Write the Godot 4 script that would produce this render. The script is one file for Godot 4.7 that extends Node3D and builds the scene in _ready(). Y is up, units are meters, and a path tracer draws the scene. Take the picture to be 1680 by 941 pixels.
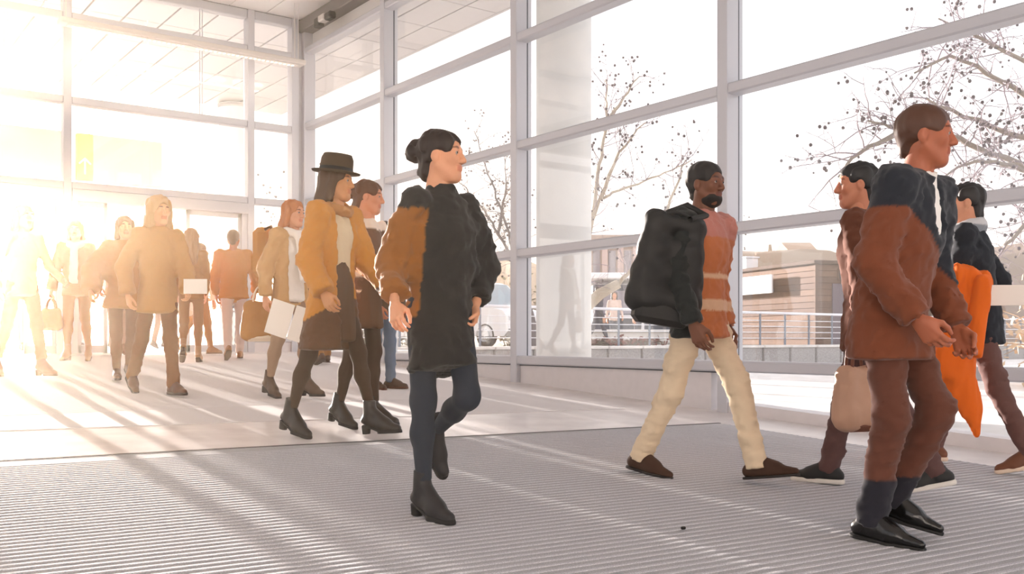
extends Node3D
# A glazed entrance hall on a ramp, people walking through it. Metres, y up; the hall runs along -Z, its glazed side wall is at +X.

const EYE := 0.96        # height of the camera over the ramp
const SLOPE := 0.0494    # the ramp rises towards the entrance (-Z)
const YAW := -36.2
const WX := 6.72         # inner face of the glazed side wall
const WZ := -15.0        # inner face of the entrance wall
const CEIL := 6.2

var mats := {}
var taken := {}

func ramp(z: float) -> float:
	return -SLOPE * z

# ------------------------------------------------------------------ naming
func put(called: String, m: Mesh, material: Material, parent: Node = null) -> MeshInstance3D:
	var o := MeshInstance3D.new()
	o.name = numbered(called) if parent == null else called
	o.mesh = m
	if material:
		o.material_override = material
	(self if parent == null else parent).add_child(o, true)
	if parent != null:
		o.name = o.name
	return o

func numbered(called: String) -> String:
	var n: int = taken.get(called, 0)
	taken[called] = n + 1
	return called if n == 0 else "%s_%03d" % [called, n]

func part(called: String, m: Mesh, material: Material, parent: Node) -> MeshInstance3D:
	# a part: repeats under one parent get three-digit numbers
	var key := "%d/%s" % [parent.get_instance_id(), called]
	var n: int = taken.get(key, 0)
	taken[key] = n + 1
	return put(called if n == 0 else "%s_%03d" % [called, n], m, material, parent)

func thing(called: String, label: String, category: String, at := Vector3.ZERO, turn := 0.0, group := "") -> Node3D:
	var o := Node3D.new()
	o.name = numbered(called)
	add_child(o)
	o.position = at
	o.rotation_degrees.y = turn
	return tag(o, label, category, group)

func tag(o: Node3D, label: String, category := "", group := "", kind := "") -> Node3D:
	if label: o.set_meta("label", label)
	if category: o.set_meta("category", category)
	if group: o.set_meta("group", group)
	if kind: o.set_meta("kind", kind)
	return o

func struct(called: String, label: String, category: String, at := Vector3.ZERO) -> Node3D:
	var o := Node3D.new()
	o.name = called
	add_child(o)
	o.position = at
	return tag(o, label, category, "", "structure")

# ------------------------------------------------------------------ materials
func mat(key: String, c: Color, rough := 0.6, metal := 0.0) -> StandardMaterial3D:
	if mats.has(key): return mats[key]
	var m := StandardMaterial3D.new()
	m.resource_name = key
	m.albedo_color = c
	m.roughness = rough
	m.metallic = metal
	mats[key] = m
	return m

func noise_tex(freq: float, ramp_colors: Array, size := 512, seed_ := 1, octaves := 4, normal := false) -> NoiseTexture2D:
	var n := FastNoiseLite.new()
	n.seed = seed_
	n.frequency = freq
	n.fractal_octaves = octaves
	var t := NoiseTexture2D.new()
	t.width = size
	t.height = size
	t.seamless = true
	t.noise = n
	if normal:
		t.as_normal_map = true
		t.bump_strength = 2.0
	elif ramp_colors.size():
		var g := Gradient.new()
		g.colors = PackedColorArray(ramp_colors)
		var offs := PackedFloat32Array()
		for i in ramp_colors.size(): offs.append(float(i) / maxf(1, ramp_colors.size() - 1))
		g.offsets = offs
		t.color_ramp = g
	return t

func tex_mat(key: String, c: Color, rough: float, freq: float, lo: Color, hi: Color, scale: float, bump := 0.0, seed_ := 3) -> StandardMaterial3D:
	if mats.has(key): return mats[key]
	var m := mat(key, c, rough)
	m.albedo_texture = noise_tex(freq, [lo, hi], 512, seed_)
	m.uv1_triplanar = true
	m.uv1_world_triplanar = true
	m.uv1_scale = Vector3.ONE * scale
	if bump > 0.0:
		m.heightmap_enabled = true
		m.heightmap_texture = m.albedo_texture
		m.heightmap_scale = bump
	return m

func cloth(key: String, c: Color, rough := 0.9) -> StandardMaterial3D:
	if mats.has(key): return mats[key]
	var m := mat(key, c, rough)
	m.rim_enabled = true
	m.rim = 0.25
	m.rim_tint = 0.6
	m.vertex_color_use_as_albedo = true
	return m

func glass(key: String, alpha: float, tint := Color(0.9, 0.95, 0.95)) -> StandardMaterial3D:
	if mats.has(key): return mats[key]
	var m := mat(key, Color(tint.r, tint.g, tint.b, alpha), 0.02)
	m.transparency = BaseMaterial3D.TRANSPARENCY_ALPHA
	return m

# ------------------------------------------------------------------ mesh helpers
func st_new() -> SurfaceTool:
	var st := SurfaceTool.new()
	st.begin(Mesh.PRIMITIVE_TRIANGLES)
	st.set_smooth_group(-1)
	return st

func quad(st: SurfaceTool, a: Vector3, b: Vector3, c: Vector3, d: Vector3) -> void:
	for p in [a, b, c, a, c, d]: st.add_vertex(p)

func face_out(st: SurfaceTool, pts: Array, centre: Vector3) -> void:
	# polygon fan, wound clockwise as seen from outside of centre
	var n: Vector3 = (pts[1] - pts[0]).cross(pts[2] - pts[0])
	var mid := Vector3.ZERO
	for p in pts: mid += p
	mid /= pts.size()
	var q := pts.duplicate()
	if n.dot(mid - centre) > 0: q.reverse()
	for i in range(1, q.size() - 1):
		st.add_vertex(q[0]); st.add_vertex(q[i]); st.add_vertex(q[i + 1])

func add_box(st: SurfaceTool, c: Vector3, s: Vector3, b := Basis.IDENTITY) -> void:
	var h := s * 0.5
	for ax in 3:
		for sg in [-1.0, 1.0]:
			var u := (ax + 1) % 3
			var w := (ax + 2) % 3
			var pts := []
			for k in [[-1, -1], [1, -1], [1, 1], [-1, 1]]:
				var p := Vector3.ZERO
				p[ax] = sg * h[ax]; p[u] = k[0] * h[u]; p[w] = k[1] * h[w]
				pts.append(c + b * p)
			face_out(st, pts, c)

func bevel_box(s: Vector3, e := 0.008) -> ArrayMesh:
	var st := st_new()
	add_bevel(st, Vector3.ZERO, s, e)
	st.generate_normals()
	return st.commit()

func add_bevel(st: SurfaceTool, c: Vector3, s: Vector3, e := 0.008, b := Basis.IDENTITY) -> void:
	var h := s * 0.5
	e = minf(e, 0.45 * minf(s.x, minf(s.y, s.z)))
	var corner := {}
	for sx in [-1, 1]:
		for sy in [-1, 1]:
			for sz in [-1, 1]:
				var g := Vector3(sx, sy, sz)
				var out := []
				for ax in 3:
					var p := Vector3(sx * (h.x - e), sy * (h.y - e), sz * (h.z - e))
					p[ax] = g[ax] * h[ax]
					out.append(c + b * p)
				corner[Vector3i(sx, sy, sz)] = out
				face_out(st, out, c)
	for ax in 3:
		var u := (ax + 1) % 3
		var w := (ax + 2) % 3
		for sg in [-1, 1]:
			var pts := []
			for k in [[-1, -1], [1, -1], [1, 1], [-1, 1]]:
				var key := Vector3i.ZERO
				key[ax] = sg; key[u] = k[0]; key[w] = k[1]
				pts.append(corner[key][ax])
			face_out(st, pts, c)
		for su in [-1, 1]:
			for sw in [-1, 1]:
				var k0 := Vector3i.ZERO
				var k1 := Vector3i.ZERO
				k0[ax] = -1; k0[u] = su; k0[w] = sw
				k1[ax] = 1; k1[u] = su; k1[w] = sw
				face_out(st, [corner[k0][u], corner[k1][u], corner[k1][w], corner[k0][w]], c)

func box(called: String, lo: Vector3, hi: Vector3, m: Material, parent: Node, e := 0.006) -> MeshInstance3D:
	var s := (hi - lo).abs()
	var o := part(called, bevel_box(s, e), m, parent)
	o.position = (lo + hi) * 0.5
	return o

func prism(pts: Array, lo: float, hi: float) -> ArrayMesh:
	# polygon in x/z (Vector2 list), from y = lo to y = hi
	var st := st_new()
	var c := Vector2.ZERO
	for p in pts: c += p
	c /= pts.size()
	var cc := Vector3(c.x, (lo + hi) * 0.5, c.y)
	var top := []
	var bot := []
	for p in pts:
		top.append(Vector3(p.x, hi, p.y)); bot.append(Vector3(p.x, lo, p.y))
	face_out(st, top, cc); face_out(st, bot, cc)
	for i in pts.size():
		var j := (i + 1) % pts.size()
		face_out(st, [bot[i], bot[j], top[j], top[i]], cc)
	st.generate_normals()
	return st.commit()

func lathe(profile: Array, seg := 32) -> ArrayMesh:
	# profile: Vector2(radius, y) from bottom to top
	var st := SurfaceTool.new()
	st.begin(Mesh.PRIMITIVE_TRIANGLES)
	st.set_smooth_group(0)
	for i in profile.size() - 1:
		var a: Vector2 = profile[i]
		var b: Vector2 = profile[i + 1]
		for k in seg:
			var t0 := TAU * k / seg
			var t1 := TAU * (k + 1) / seg
			var p := Vector3(a.x * cos(t0), a.y, a.x * sin(t0))
			var q := Vector3(a.x * cos(t1), a.y, a.x * sin(t1))
			var r := Vector3(b.x * cos(t1), b.y, b.x * sin(t1))
			var s := Vector3(b.x * cos(t0), b.y, b.x * sin(t0))
			if b.x > 0: for v in [p, r, q] if false else [p, q, r]: st.add_vertex(v)
			if a.x > 0 and b.x > 0: for v in [p, r, s]: st.add_vertex(v)
			elif a.x > 0 and b.x == 0: pass
			elif a.x == 0: for v in [p, r, s]: st.add_vertex(v)
	st.index()
	st.generate_normals()
	return st.commit()

func tube(st: SurfaceTool, pts: Array, r0: float, r1: float, seg := 6) -> void:
	var n := pts.size()
	var rings := []
	var side := Vector3.ZERO
	for i in n:
		var d: Vector3 = (pts[mini(i + 1, n - 1)] - pts[maxi(i - 1, 0)]).normalized()
		if side == Vector3.ZERO:
			side = d.cross(Vector3.UP if absf(d.y) < 0.9 else Vector3.RIGHT).normalized()
		else:
			side = (side - d * side.dot(d)).normalized()
		var up := d.cross(side)
		var r := lerpf(r0, r1, float(i) / maxi(1, n - 1))
		var ring := []
		for k in seg:
			var t := TAU * k / seg
			ring.append(pts[i] + (side * cos(t) + up * sin(t)) * r)
		rings.append(ring)
	for i in n - 1:
		for k in seg:
			var j := (k + 1) % seg
			for v in [rings[i][k], rings[i][j], rings[i + 1][j], rings[i][k], rings[i + 1][j], rings[i + 1][k]]: st.add_vertex(v)

func tube_mesh(pts: Array, r0: float, r1: float, seg := 8) -> ArrayMesh:
	var st := SurfaceTool.new()
	st.begin(Mesh.PRIMITIVE_TRIANGLES)
	st.set_smooth_group(0)
	tube(st, pts, r0, r1, seg)
	st.index()
	st.generate_normals()
	return st.commit()

# ------------------------------------------------------------------ scene
func _ready() -> void:
	# camera
	var cam := Camera3D.new()
	cam.name = "camera"
	add_child(cam)
	cam.position = Vector3(0, EYE, 0)
	cam.rotation_degrees = Vector3(0, YAW, 0)
	cam.projection = Camera3D.PROJECTION_FRUSTUM
	cam.near = 0.1
	cam.far = 400.0
	cam.size = 0.1 * 941.0 / 1600.0
	cam.frustum_offset = Vector2(0, 0.1 * 84.5 / 1600.0)
	cam.current = true
	# sky and exposure
	var sky_m := ProceduralSkyMaterial.new()
	sky_m.sky_top_color = Color(0.92, 0.925, 0.96)
	sky_m.sky_horizon_color = Color(1.0, 0.98, 0.985)
	sky_m.ground_bottom_color = Color(0.9, 0.88, 0.87)
	sky_m.ground_horizon_color = Color(1.0, 0.97, 0.955)
	sky_m.sky_energy_multiplier = 1.0
	sky_m.ground_energy_multiplier = 1.0
	var env := Environment.new()
	env.background_mode = Environment.BG_SKY
	env.sky = Sky.new()
	env.sky.sky_material = sky_m
	env.background_energy_multiplier = 1.9
	env.tonemap_mode = Environment.TONE_MAPPER_LINEAR
	env.tonemap_exposure = 0.95
	env.sdfgi_enabled = true
	env.ssao_enabled = true
	env.ssil_enabled = true
	env.volumetric_fog_enabled = true
	env.volumetric_fog_density = 0.0026
	env.volumetric_fog_albedo = Color(1.0, 0.93, 0.82)
	env.volumetric_fog_anisotropy = 0.85
	var we := WorldEnvironment.new()
	we.name = "world_environment"
	we.environment = env
	add_child(we)
	# low sun shining through the entrance, down the hall
	var sun := DirectionalLight3D.new()
	sun.name = "sun"
	sun.light_color = Color(1.0, 0.95, 0.915)
	sun.light_energy = 11.0
	sun.light_angular_distance = 0.6
	sun.rotation_degrees = Vector3(-6.8, 177.8, 0)
	sun.shadow_enabled = true
	add_child(sun)

	make_floor()
	make_walls()
	make_ceiling()
	make_canopy()
	make_outside()
	make_lamp()
	make_people()

# ------------------------------------------------------------------ setting
func sloped(pts: Array, lift: float, thick: float) -> ArrayMesh:
	# slab whose top follows the ramp; pts are Vector2(x, z)
	var st := st_new()
	var c := Vector3.ZERO
	for p in pts: c += Vector3(p.x, ramp(p.y) + lift - thick * 0.5, p.y)
	c /= pts.size()
	var top := []
	var bot := []
	for p in pts:
		top.append(Vector3(p.x, ramp(p.y) + lift, p.y)); bot.append(Vector3(p.x, ramp(p.y) + lift - thick, p.y))
	face_out(st, top, c); face_out(st, bot, c)
	for i in pts.size():
		var j := (i + 1) % pts.size()
		face_out(st, [bot[i], bot[j], top[j], top[i]], c)
	st.generate_normals()
	return st.commit()

func edge_near(x: float) -> float:   # far edge of the front mat
	return -5.97 + 0.1 * (x - 0.5)

func edge_far(x: float) -> float:    # near edge of the rear mat
	return -7.22 + 0.125 * (x - 0.5)

func rib_mesh(x0: float, x1: float, z_from: float, z_to: float, skew: float, edge: Callable, front: bool) -> ArrayMesh:
	var st := st_new()
	var pitch := 0.055
	var z := z_from
	while z > z_to:
		var a := Vector2(x0, z + skew * (x0 - x1))
		var b := Vector2(x1, z)
		var c0 := a
		var c1 := b
		var e0: float = edge.call(x0)
		var e1: float = edge.call(x1)
		var ok := (a.y > e0 + 0.02 and b.y > e1 + 0.02) if front else (a.y < e0 - 0.02 and b.y < e1 - 0.02)
		if ok:
			var w := 0.016
			var hgt := 0.006
			var prof := [Vector2(w, 0), Vector2(w * 0.55, hgt), Vector2(-w * 0.55, hgt), Vector2(-w, 0)]
			for i in 3:
				var p: Vector2 = prof[i]
				var q: Vector2 = prof[i + 1]
				quad(st, Vector3(c0.x, ramp(c0.y) + p.y, c0.y + p.x), Vector3(c0.x, ramp(c0.y) + q.y, c0.y + q.x), Vector3(c1.x, ramp(c1.y) + q.y, c1.y + q.x), Vector3(c1.x, ramp(c1.y) + p.y, c1.y + p.x))
		z -= pitch
	st.generate_normals()
	return st.commit()

func make_floor() -> void:
	var f := struct("floor", "pale smooth ramp floor with two inset ribbed grey mats", "floor")
	var stone := tex_mat("pale_floor", Color(0.93, 0.91, 0.9), 0.32, 0.012, Color(0.86, 0.85, 0.85), Color(1, 1, 1), 0.35)
	var matg := tex_mat("grey_mat", Color(0.9, 0.9, 0.915), 0.95, 0.12, Color(0.62, 0.62, 0.64), Color(1, 1, 1), 2.2, 0.25, 5)
	var matd := tex_mat("grey_mat_base", Color(0.77, 0.77, 0.78), 0.95, 0.12, Color(0.7, 0.7, 0.7), Color(1, 1, 1), 2.2, 0.2, 6)
	var matp := tex_mat("rear_mat", Color(0.95, 0.935, 0.93), 0.9, 0.12, Color(0.8, 0.79, 0.79), Color(1, 1, 1), 2.2, 0.2, 7)
	var matpd := tex_mat("rear_mat_base", Color(0.93, 0.915, 0.91), 0.9, 0.12, Color(0.8, 0.79, 0.79), Color(1, 1, 1), 2.2, 0.2, 8)
	part("floor_slab", sloped([Vector2(-7.2, 6.2), Vector2(7.0, 6.2), Vector2(7.0, -15.4), Vector2(-7.2, -15.4)], 0.0, 0.3), stone, f)
	var r := part("front_mat", sloped([Vector2(-5.0, 5.0), Vector2(6.05, 5.0), Vector2(6.05, edge_near(6.05)), Vector2(-5.0, edge_near(-5.0))], 0.004, 0.02), matd, f)
	tag(r, "grey ribbed entrance mat in the foreground")
	r = part("front_mat_ribs", rib_mesh(-5.0, 6.05, 0.2, -7.0, 0.07, edge_near, true), matg, f)
	tag(r, "ribs of the grey mat in the foreground", "", "", "stuff")
	r = part("rear_mat", sloped([Vector2(-5.0, edge_far(-5.0)), Vector2(6.05, edge_far(6.05)), Vector2(6.05, -14.6), Vector2(-5.0, -14.6)], 0.004, 0.02), matpd, f)
	tag(r, "paler ribbed mat between the strip and the doors")
	r = part("rear_mat_ribs", rib_mesh(-5.0, 6.05, -6.3, -14.5, 0.0, edge_far, false), matp, f)
	tag(r, "ribs of the paler mat by the doors", "", "", "stuff")
	r = part("edge_trim", sloped([Vector2(-5.0, edge_near(-5.0) - 0.012), Vector2(6.06, edge_near(6.06) - 0.012), Vector2(6.06, edge_near(6.06) + 0.012), Vector2(-5.0, edge_near(-5.0) + 0.012)], 0.007, 0.02), mat("dark_trim", Color(0.35, 0.33, 0.32), 0.5, 0.5), f)
	tag(r, "thin dark trim along the edge of the front mat")

func frame_mats() -> Array:
	return [mat("frame_grey", Color(0.77, 0.775, 0.8), 0.42, 0.15), mat("frame_seal", Color(0.2, 0.23, 0.27), 0.6), glass("pane_glass", 0.05)]

func make_walls() -> void:
	var fm := frame_mats()
	var grey: Material = fm[0]
	var seal: Material = fm[1]
	var pane: Material = fm[2]
	var panel := tex_mat("plinth_panel", Color(0.88, 0.865, 0.87), 0.45, 0.02, Color(0.97, 0.97, 0.97), Color(1, 1, 1), 0.8)
	var levels := [EYE - 0.25, EYE + 0.99, EYE + 2.245, EYE + 3.5, EYE + 4.74]
	# side wall with the tall glazed bays
	var w := struct("wall_right", "tall glazed side wall of grey mullions, transoms and clear panes", "wall")
	var posts := [-15.15, -12.33, -9.16, -5.98, -2.81, 0.36, 3.53, 6.2]
	for i in range(1, posts.size()):
		var z: float = posts[i]
		var g: float = ramp(z)
		box("mullion", Vector3(WX, g - 0.1, z - 0.06), Vector3(WX + 0.16, CEIL, z + 0.06), grey, w, 0.006)
		box("mullion_seal", Vector3(WX + 0.16, g - 0.1, z - 0.05), Vector3(WX + 0.18, CEIL, z + 0.05), seal, w, 0.002)
		box("mullion_cap", Vector3(WX + 0.18, g - 0.1, z - 0.04), Vector3(WX + 0.24, CEIL, z + 0.04), grey, w, 0.004)
	for i in posts.size() - 1:
		var z0: float = posts[i] + 0.06
		var z1: float = posts[i + 1] - 0.06
		for k in range(0, 5):
			var y: float = levels[k]
			box("transom", Vector3(WX + 0.012, y - 0.05, z0 - (0.035 if i > 0 else 0.0)), Vector3(WX + 0.17, y + 0.05, z1), grey, w, 0.014)
		# top beam under the ceiling and white panel between
		box("head_beam", Vector3(WX - 0.06, CEIL - 0.2, z0), Vector3(WX + 0.17, CEIL, z1), mat("head_beam", Color(0.5, 0.48, 0.47), 0.5, 0.2), w, 0.01)
		box("head_panel", Vector3(WX + 0.15, levels[4] + 0.05, z0), Vector3(WX + 0.17, CEIL - 0.2, z1), mat("white_panel", Color(0.9, 0.885, 0.87), 0.5), w, 0.002)
		var ys := [levels[0], levels[1], levels[2], levels[3], levels[4]]
		for k in 4:
			box("glass_pane", Vector3(WX + 0.172, ys[k] + 0.03, z0 - 0.03), Vector3(WX + 0.18, ys[k + 1] - 0.03, z1 + 0.03), pane, w, 0.001)
		var low: float = ramp((z0 + z1) * 0.5)
		if i >= 3:
			# below the rail: glass down to a low kerb
			part("kerb", sloped([Vector2(WX + 0.02, z0), Vector2(WX + 0.24, z0), Vector2(WX + 0.24, z1), Vector2(WX + 0.02, z1)], 0.095, 0.2), panel, w)
			box("glass_pane", Vector3(WX + 0.172, low - 0.05, z0 - 0.03), Vector3(WX + 0.18, levels[0] - 0.03, z1 + 0.03), pane, w, 0.001)
		else:
			box("plinth_panel", Vector3(WX + 0.06, ramp(z1) - 0.1, z0), Vector3(WX + 0.2, levels[0] - 0.052, z1 - (0.12 if i == 2 else 0.0)), panel, w, 0.003)
			box("shadow_gap", Vector3(WX + 0.05, levels[0] - 0.062, z0), Vector3(WX + 0.19, levels[0] - 0.05, z1), seal, w, 0.001)
	box("corner_post", Vector3(WX - 0.2, ramp(WZ) - 0.05, WZ - 0.2), Vector3(WX - 0.08, CEIL, WZ), grey, w, 0.006)
	box("corner_post", Vector3(WX, ramp(WZ) - 0.05, WZ - 0.2), Vector3(WX + 0.2, CEIL, WZ + 0.03), grey, w, 0.006)
	box("corner_seal", Vector3(WX - 0.08, ramp(WZ) - 0.05, WZ - 0.16), Vector3(WX, CEIL, WZ - 0.06), grey, w, 0.003)

	# entrance wall
	var e := struct("wall_front", "glazed entrance wall with door portal at the far end of the hall", "wall")
	var lv := [EYE + 2.2, EYE + 3.42, EYE + 4.62]
	var g0 := ramp(WZ)
	var xs := [-6.9, -4.85, -2.2, 0.45, 3.11, 5.83, WX - 0.14]
	for i in range(1, xs.size() - 1):
		var x: float = xs[i]
		box("mullion", Vector3(x - 0.055, g0 - 0.05, WZ - 0.16), Vector3(x + 0.055, CEIL, WZ), grey, e, 0.006)
		box("mullion_cap", Vector3(x - 0.04, g0 - 0.05, WZ - 0.24), Vector3(x + 0.04, CEIL, WZ - 0.18), grey, e, 0.004)
	for i in xs.size() - 1:
		var x0: float = xs[i] + 0.055
		var x1: float = xs[i + 1] - 0.055
		for y in lv:
			box("transom", Vector3(x0, y - 0.055, WZ - 0.17), Vector3(x1, y + 0.055, WZ - 0.012), grey, e, 0.012)
		box("transom", Vector3(x0, CEIL - 0.14, WZ - 0.17), Vector3(x1, CEIL, WZ - 0.012), grey, e, 0.012)
		var yy := [lv[0], lv[1], lv[2], CEIL - 0.1]
		for k in 3:
			box("glass_pane", Vector3(x0 - 0.03, yy[k] + 0.03, WZ - 0.18), Vector3(x1 + 0.03, yy[k + 1] - 0.03, WZ - 0.172), pane, e, 0.001)
		if i == 0 or i == 5:
			box("glass_pane", Vector3(x0 - 0.03, g0 + 0.25, WZ - 0.18), Vector3(x1 + 0.03, lv[0] - 0.03, WZ - 0.172), pane, e, 0.001)
			box("plinth_panel", Vector3(x0, g0 - 0.05, WZ - 0.2), Vector3(x1, g0 + 0.16, WZ - 0.05), panel, e, 0.003)
			box("sill", Vector3(x0, g0 + 0.16, WZ - 0.17), Vector3(x1, g0 + 0.25, WZ - 0.02), grey, e, 0.01)
		else:
			# sliding door portal: header, jambs, two fixed leaves and the open passage between
			box("door_header", Vector3(x0, lv[0] - 0.22, WZ - 0.2), Vector3(x1, lv[0] - 0.055, WZ + 0.02), grey, e, 0.008)
			for s in [-1, 1]:
				var xe: float = x0 if s < 0 else x1
				box("door_jamb", Vector3(xe, g0 - 0.03, WZ - 0.14), Vector3(xe - s * 0.09, lv[0] - 0.2, WZ - 0.02), grey, e, 0.006)
				var xa: float = xe - s * 0.09
				var xb: float = xe - s * (0.95 if (s > 0 and i == 4) else 0.5)
				box("door_stile", Vector3(xa, g0, WZ - 0.12), Vector3(xa - s * 0.05, lv[0] - 0.22, WZ - 0.06), grey, e, 0.004)
				box("door_stile", Vector3(xb + s * 0.05, g0, WZ - 0.12), Vector3(xb, lv[0] - 0.22, WZ - 0.06), grey, e, 0.004)
				box("door_rail", Vector3(xa, g0 + 0.01, WZ - 0.12), Vector3(xb, g0 + 0.12, WZ - 0.06), grey, e, 0.004)
				box("door_rail", Vector3(xa, lv[0] - 0.29, WZ - 0.12), Vector3(xb, lv[0] - 0.22, WZ - 0.06), grey, e, 0.004)
				box("glass_pane", Vector3(xa, g0 + 0.12, WZ - 0.094), Vector3(xb, lv[0] - 0.29, WZ - 0.086), pane, e, 0.001)
	for x in [2.32, 5.04]:
		for dx in [-0.02, 0.02]:
			box("tie_rod", Vector3(x + dx - 0.007, lv[1] + 0.04, WZ - 0.06), Vector3(x + dx + 0.007, CEIL - 0.1, WZ - 0.046), grey, e, 0.003)

	# the sides of the hall that the camera does not see
	var plaster := mat("white_plaster", Color(0.94, 0.93, 0.92), 0.9)
	var l := struct("wall_left", "white plastered wall with tall windows on the left side of the hall", "wall")
	box("plinth", Vector3(-7.2, -0.4, -15.2), Vector3(-7.0, 1.0, 6.2), plaster, l)
	box("lintel", Vector3(-7.2, 5.2, -15.2), Vector3(-7.0, CEIL, 6.2), plaster, l)
	for i in 7:
		var z := -15.2 + i * 3.5
		box("pier", Vector3(-7.2, 1.0, z), Vector3(-7.0, 5.2, minf(z + 0.5, 6.2)), plaster, l)
		if i < 6: box("glass_pane", Vector3(-7.11, 1.0, z + 0.5), Vector3(-7.1, 5.2, minf(z + 3.5, 6.2)), pane, l, 0.001)
	var b := struct("wall_back", "white plastered back wall of the hall", "wall")
	box("plaster_wall", Vector3(-7.2, -0.6, 6.2), Vector3(7.0, CEIL, 6.4), plaster, b)

func make_ceiling() -> void:
	var c := struct("ceiling", "white glossy panelled ceiling of the hall", "ceiling")
	var white := mat("ceiling_white", Color(0.93, 0.915, 0.905), 0.28)
	var dark := mat("joint_grey", Color(0.3, 0.28, 0.28), 0.8)
	box("ceiling_slab", Vector3(-7.2, CEIL + 0.03, -15.2), Vector3(7.0, CEIL + 0.3, 6.4), dark, c)
	box("plain_ceiling", Vector3(-7.2, CEIL, -8.0), Vector3(6.68, CEIL + 0.03, 6.4), white, c, 0.002)
	box("plain_ceiling", Vector3(-7.2, CEIL, -15.0), Vector3(0.66, CEIL + 0.03, -8.02), white, c, 0.002)
	var pm := bevel_box(Vector3(0.59, 0.03, 1.39), 0.004)
	for i in 10:
		for k in 5:
			var o := part("ceiling_panel", pm, white, c)
			o.position = Vector3(0.98 + i * 0.6, CEIL + 0.015, -8.72 - k * 1.4)
	# small sensor on the head beam
	var s := thing("ceiling_sensor", "small dark sensor with pale housing clamped under the head beam in the corner", "sensor", Vector3(WX - 0.1, CEIL - 0.24, -14.0))
	box("housing", Vector3(-0.07, -0.06, -0.1), Vector3(0.07, 0.04, 0.1), mat("sensor_pale", Color(0.8, 0.78, 0.76), 0.5), s, 0.015)
	box("bracket", Vector3(-0.05, -0.1, -0.28), Vector3(0.05, 0.04, -0.1), mat("sensor_dark", Color(0.12, 0.11, 0.1), 0.5), s, 0.01)
	box("lens_block", Vector3(-0.06, -0.08, 0.1), Vector3(0.06, 0.03, 0.3), mats["sensor_dark"], s, 0.02)

func make_canopy() -> void:
	var c := thing("canopy", "wide flat canopy of white square panels outside the glazing", "canopy")
	var white := mat("soffit_white", Color(0.8, 0.785, 0.785), 0.5)
	var dark: Material = mats["joint_grey"]
	box("canopy_slab", Vector3(-9.0, CEIL + 0.05, -21.6), Vector3(9.1, CEIL + 0.4, -15.25), dark, c)
	box("canopy_slab", Vector3(6.96, CEIL + 0.05, -15.25), Vector3(9.1, CEIL + 0.4, 2.0), dark, c)
	box("fascia", Vector3(9.1, CEIL, -21.6), Vector3(9.16, CEIL + 0.42, 2.0), white, c)
	box("fascia", Vector3(-9.0, CEIL, -21.66), Vector3(9.16, CEIL + 0.42, -21.6), white, c)
	var pm := bevel_box(Vector3(0.572, 0.05, 1.222), 0.004)
	for i in 17:
		for k in 5:
			var o := part("soffit_panel", pm, white, c)
			o.position = Vector3(8.8 - i * 0.6, CEIL + 0.025, -20.96 + k * 1.25)
	for i in 4:
		for k in 9:
			var o := part("soffit_panel", pm, white, c)
			o.position = Vector3(8.8 - i * 0.6 if i < 3 else 7.12, CEIL + 0.025, -14.71 + k * 1.25)
			if i == 3: o.scale.x = 0.5
	var p := []
	for z in [-21.15, -9.6]:
		var far: bool = z < -15
		var col := thing("round_column", "white round column with a thin collar outside the entrance wall" if far else "thick white round column standing just outside the side glazing", "column", Vector3(7.84, 0.2, z), 0)
		part("shaft", lathe([Vector2(0.0, 0.0), Vector2(0.35, 0.0), Vector2(0.35, 5.95), Vector2(0.0, 5.95)], 40), tex_mat("column_white", Color(0.93, 0.93, 0.92), 0.6, 0.01, Color(0.92, 0.93, 0.94), Color(1, 1, 1), 0.4), col)
		var cm := part("collar", lathe([Vector2(0.35, 5.86), Vector2(0.39, 5.87), Vector2(0.39, 5.92), Vector2(0.35, 5.93)], 40), mat("collar_grey", Color(0.7, 0.68, 0.67), 0.5), col)
	# hanging signs above the doors
	var sg := mat("sign_beige", Color(0.8, 0.745, 0.69), 0.6)
	var yellow := mat("sign_yellow", Color(0.87, 0.77, 0.42), 0.6)
	var wh := mat("sign_white", Color(0.98, 0.97, 0.95), 0.5)
	var s1 := thing("hanging_sign", "beige hanging sign with a yellow field and white arrow pointing up", "sign", Vector3(3.54, EYE + 2.5, -16.5))
	box("board", Vector3(0.24, 0, -0.06), Vector3(1.32, 0.74, 0.06), sg, s1)
	box("arrow_field", Vector3(0, 0, -0.06), Vector3(0.24, 0.74, 0.062), yellow, s1)
	var st := st_new()
	add_box(st, Vector3(0.12, 0.22, 0.066), Vector3(0.025, 0.24, 0.008))
	for sx in [-1, 1]:
		add_box(st, Vector3(0.12 + sx * 0.04, 0.305, 0.066), Vector3(0.025, 0.13, 0.008), Basis(Vector3.BACK, sx * PI / 4))
	st.generate_normals()
	tag(part("arrow", st.commit(), wh, s1), "white arrow pointing up")
	for x in [0.2, 1.1]:
		box("hanger", Vector3(x - 0.012, 0.74, -0.012), Vector3(x + 0.012, CEIL - EYE - 2.5, 0.012), wh, s1, 0.003)
	var s2 := thing("hanging_sign", "plain beige hanging sign to the left of the arrow sign", "sign", Vector3(1.6, EYE + 2.5, -16.5))
	box("board", Vector3(0, 0, -0.06), Vector3(1.77, 0.74, 0.06), sg, s2)
	for x in [0.2, 1.5]:
		box("hanger", Vector3(x - 0.012, 0.74, -0.012), Vector3(x + 0.012, CEIL - EYE - 2.5, 0.012), wh, s2, 0.003)

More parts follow.
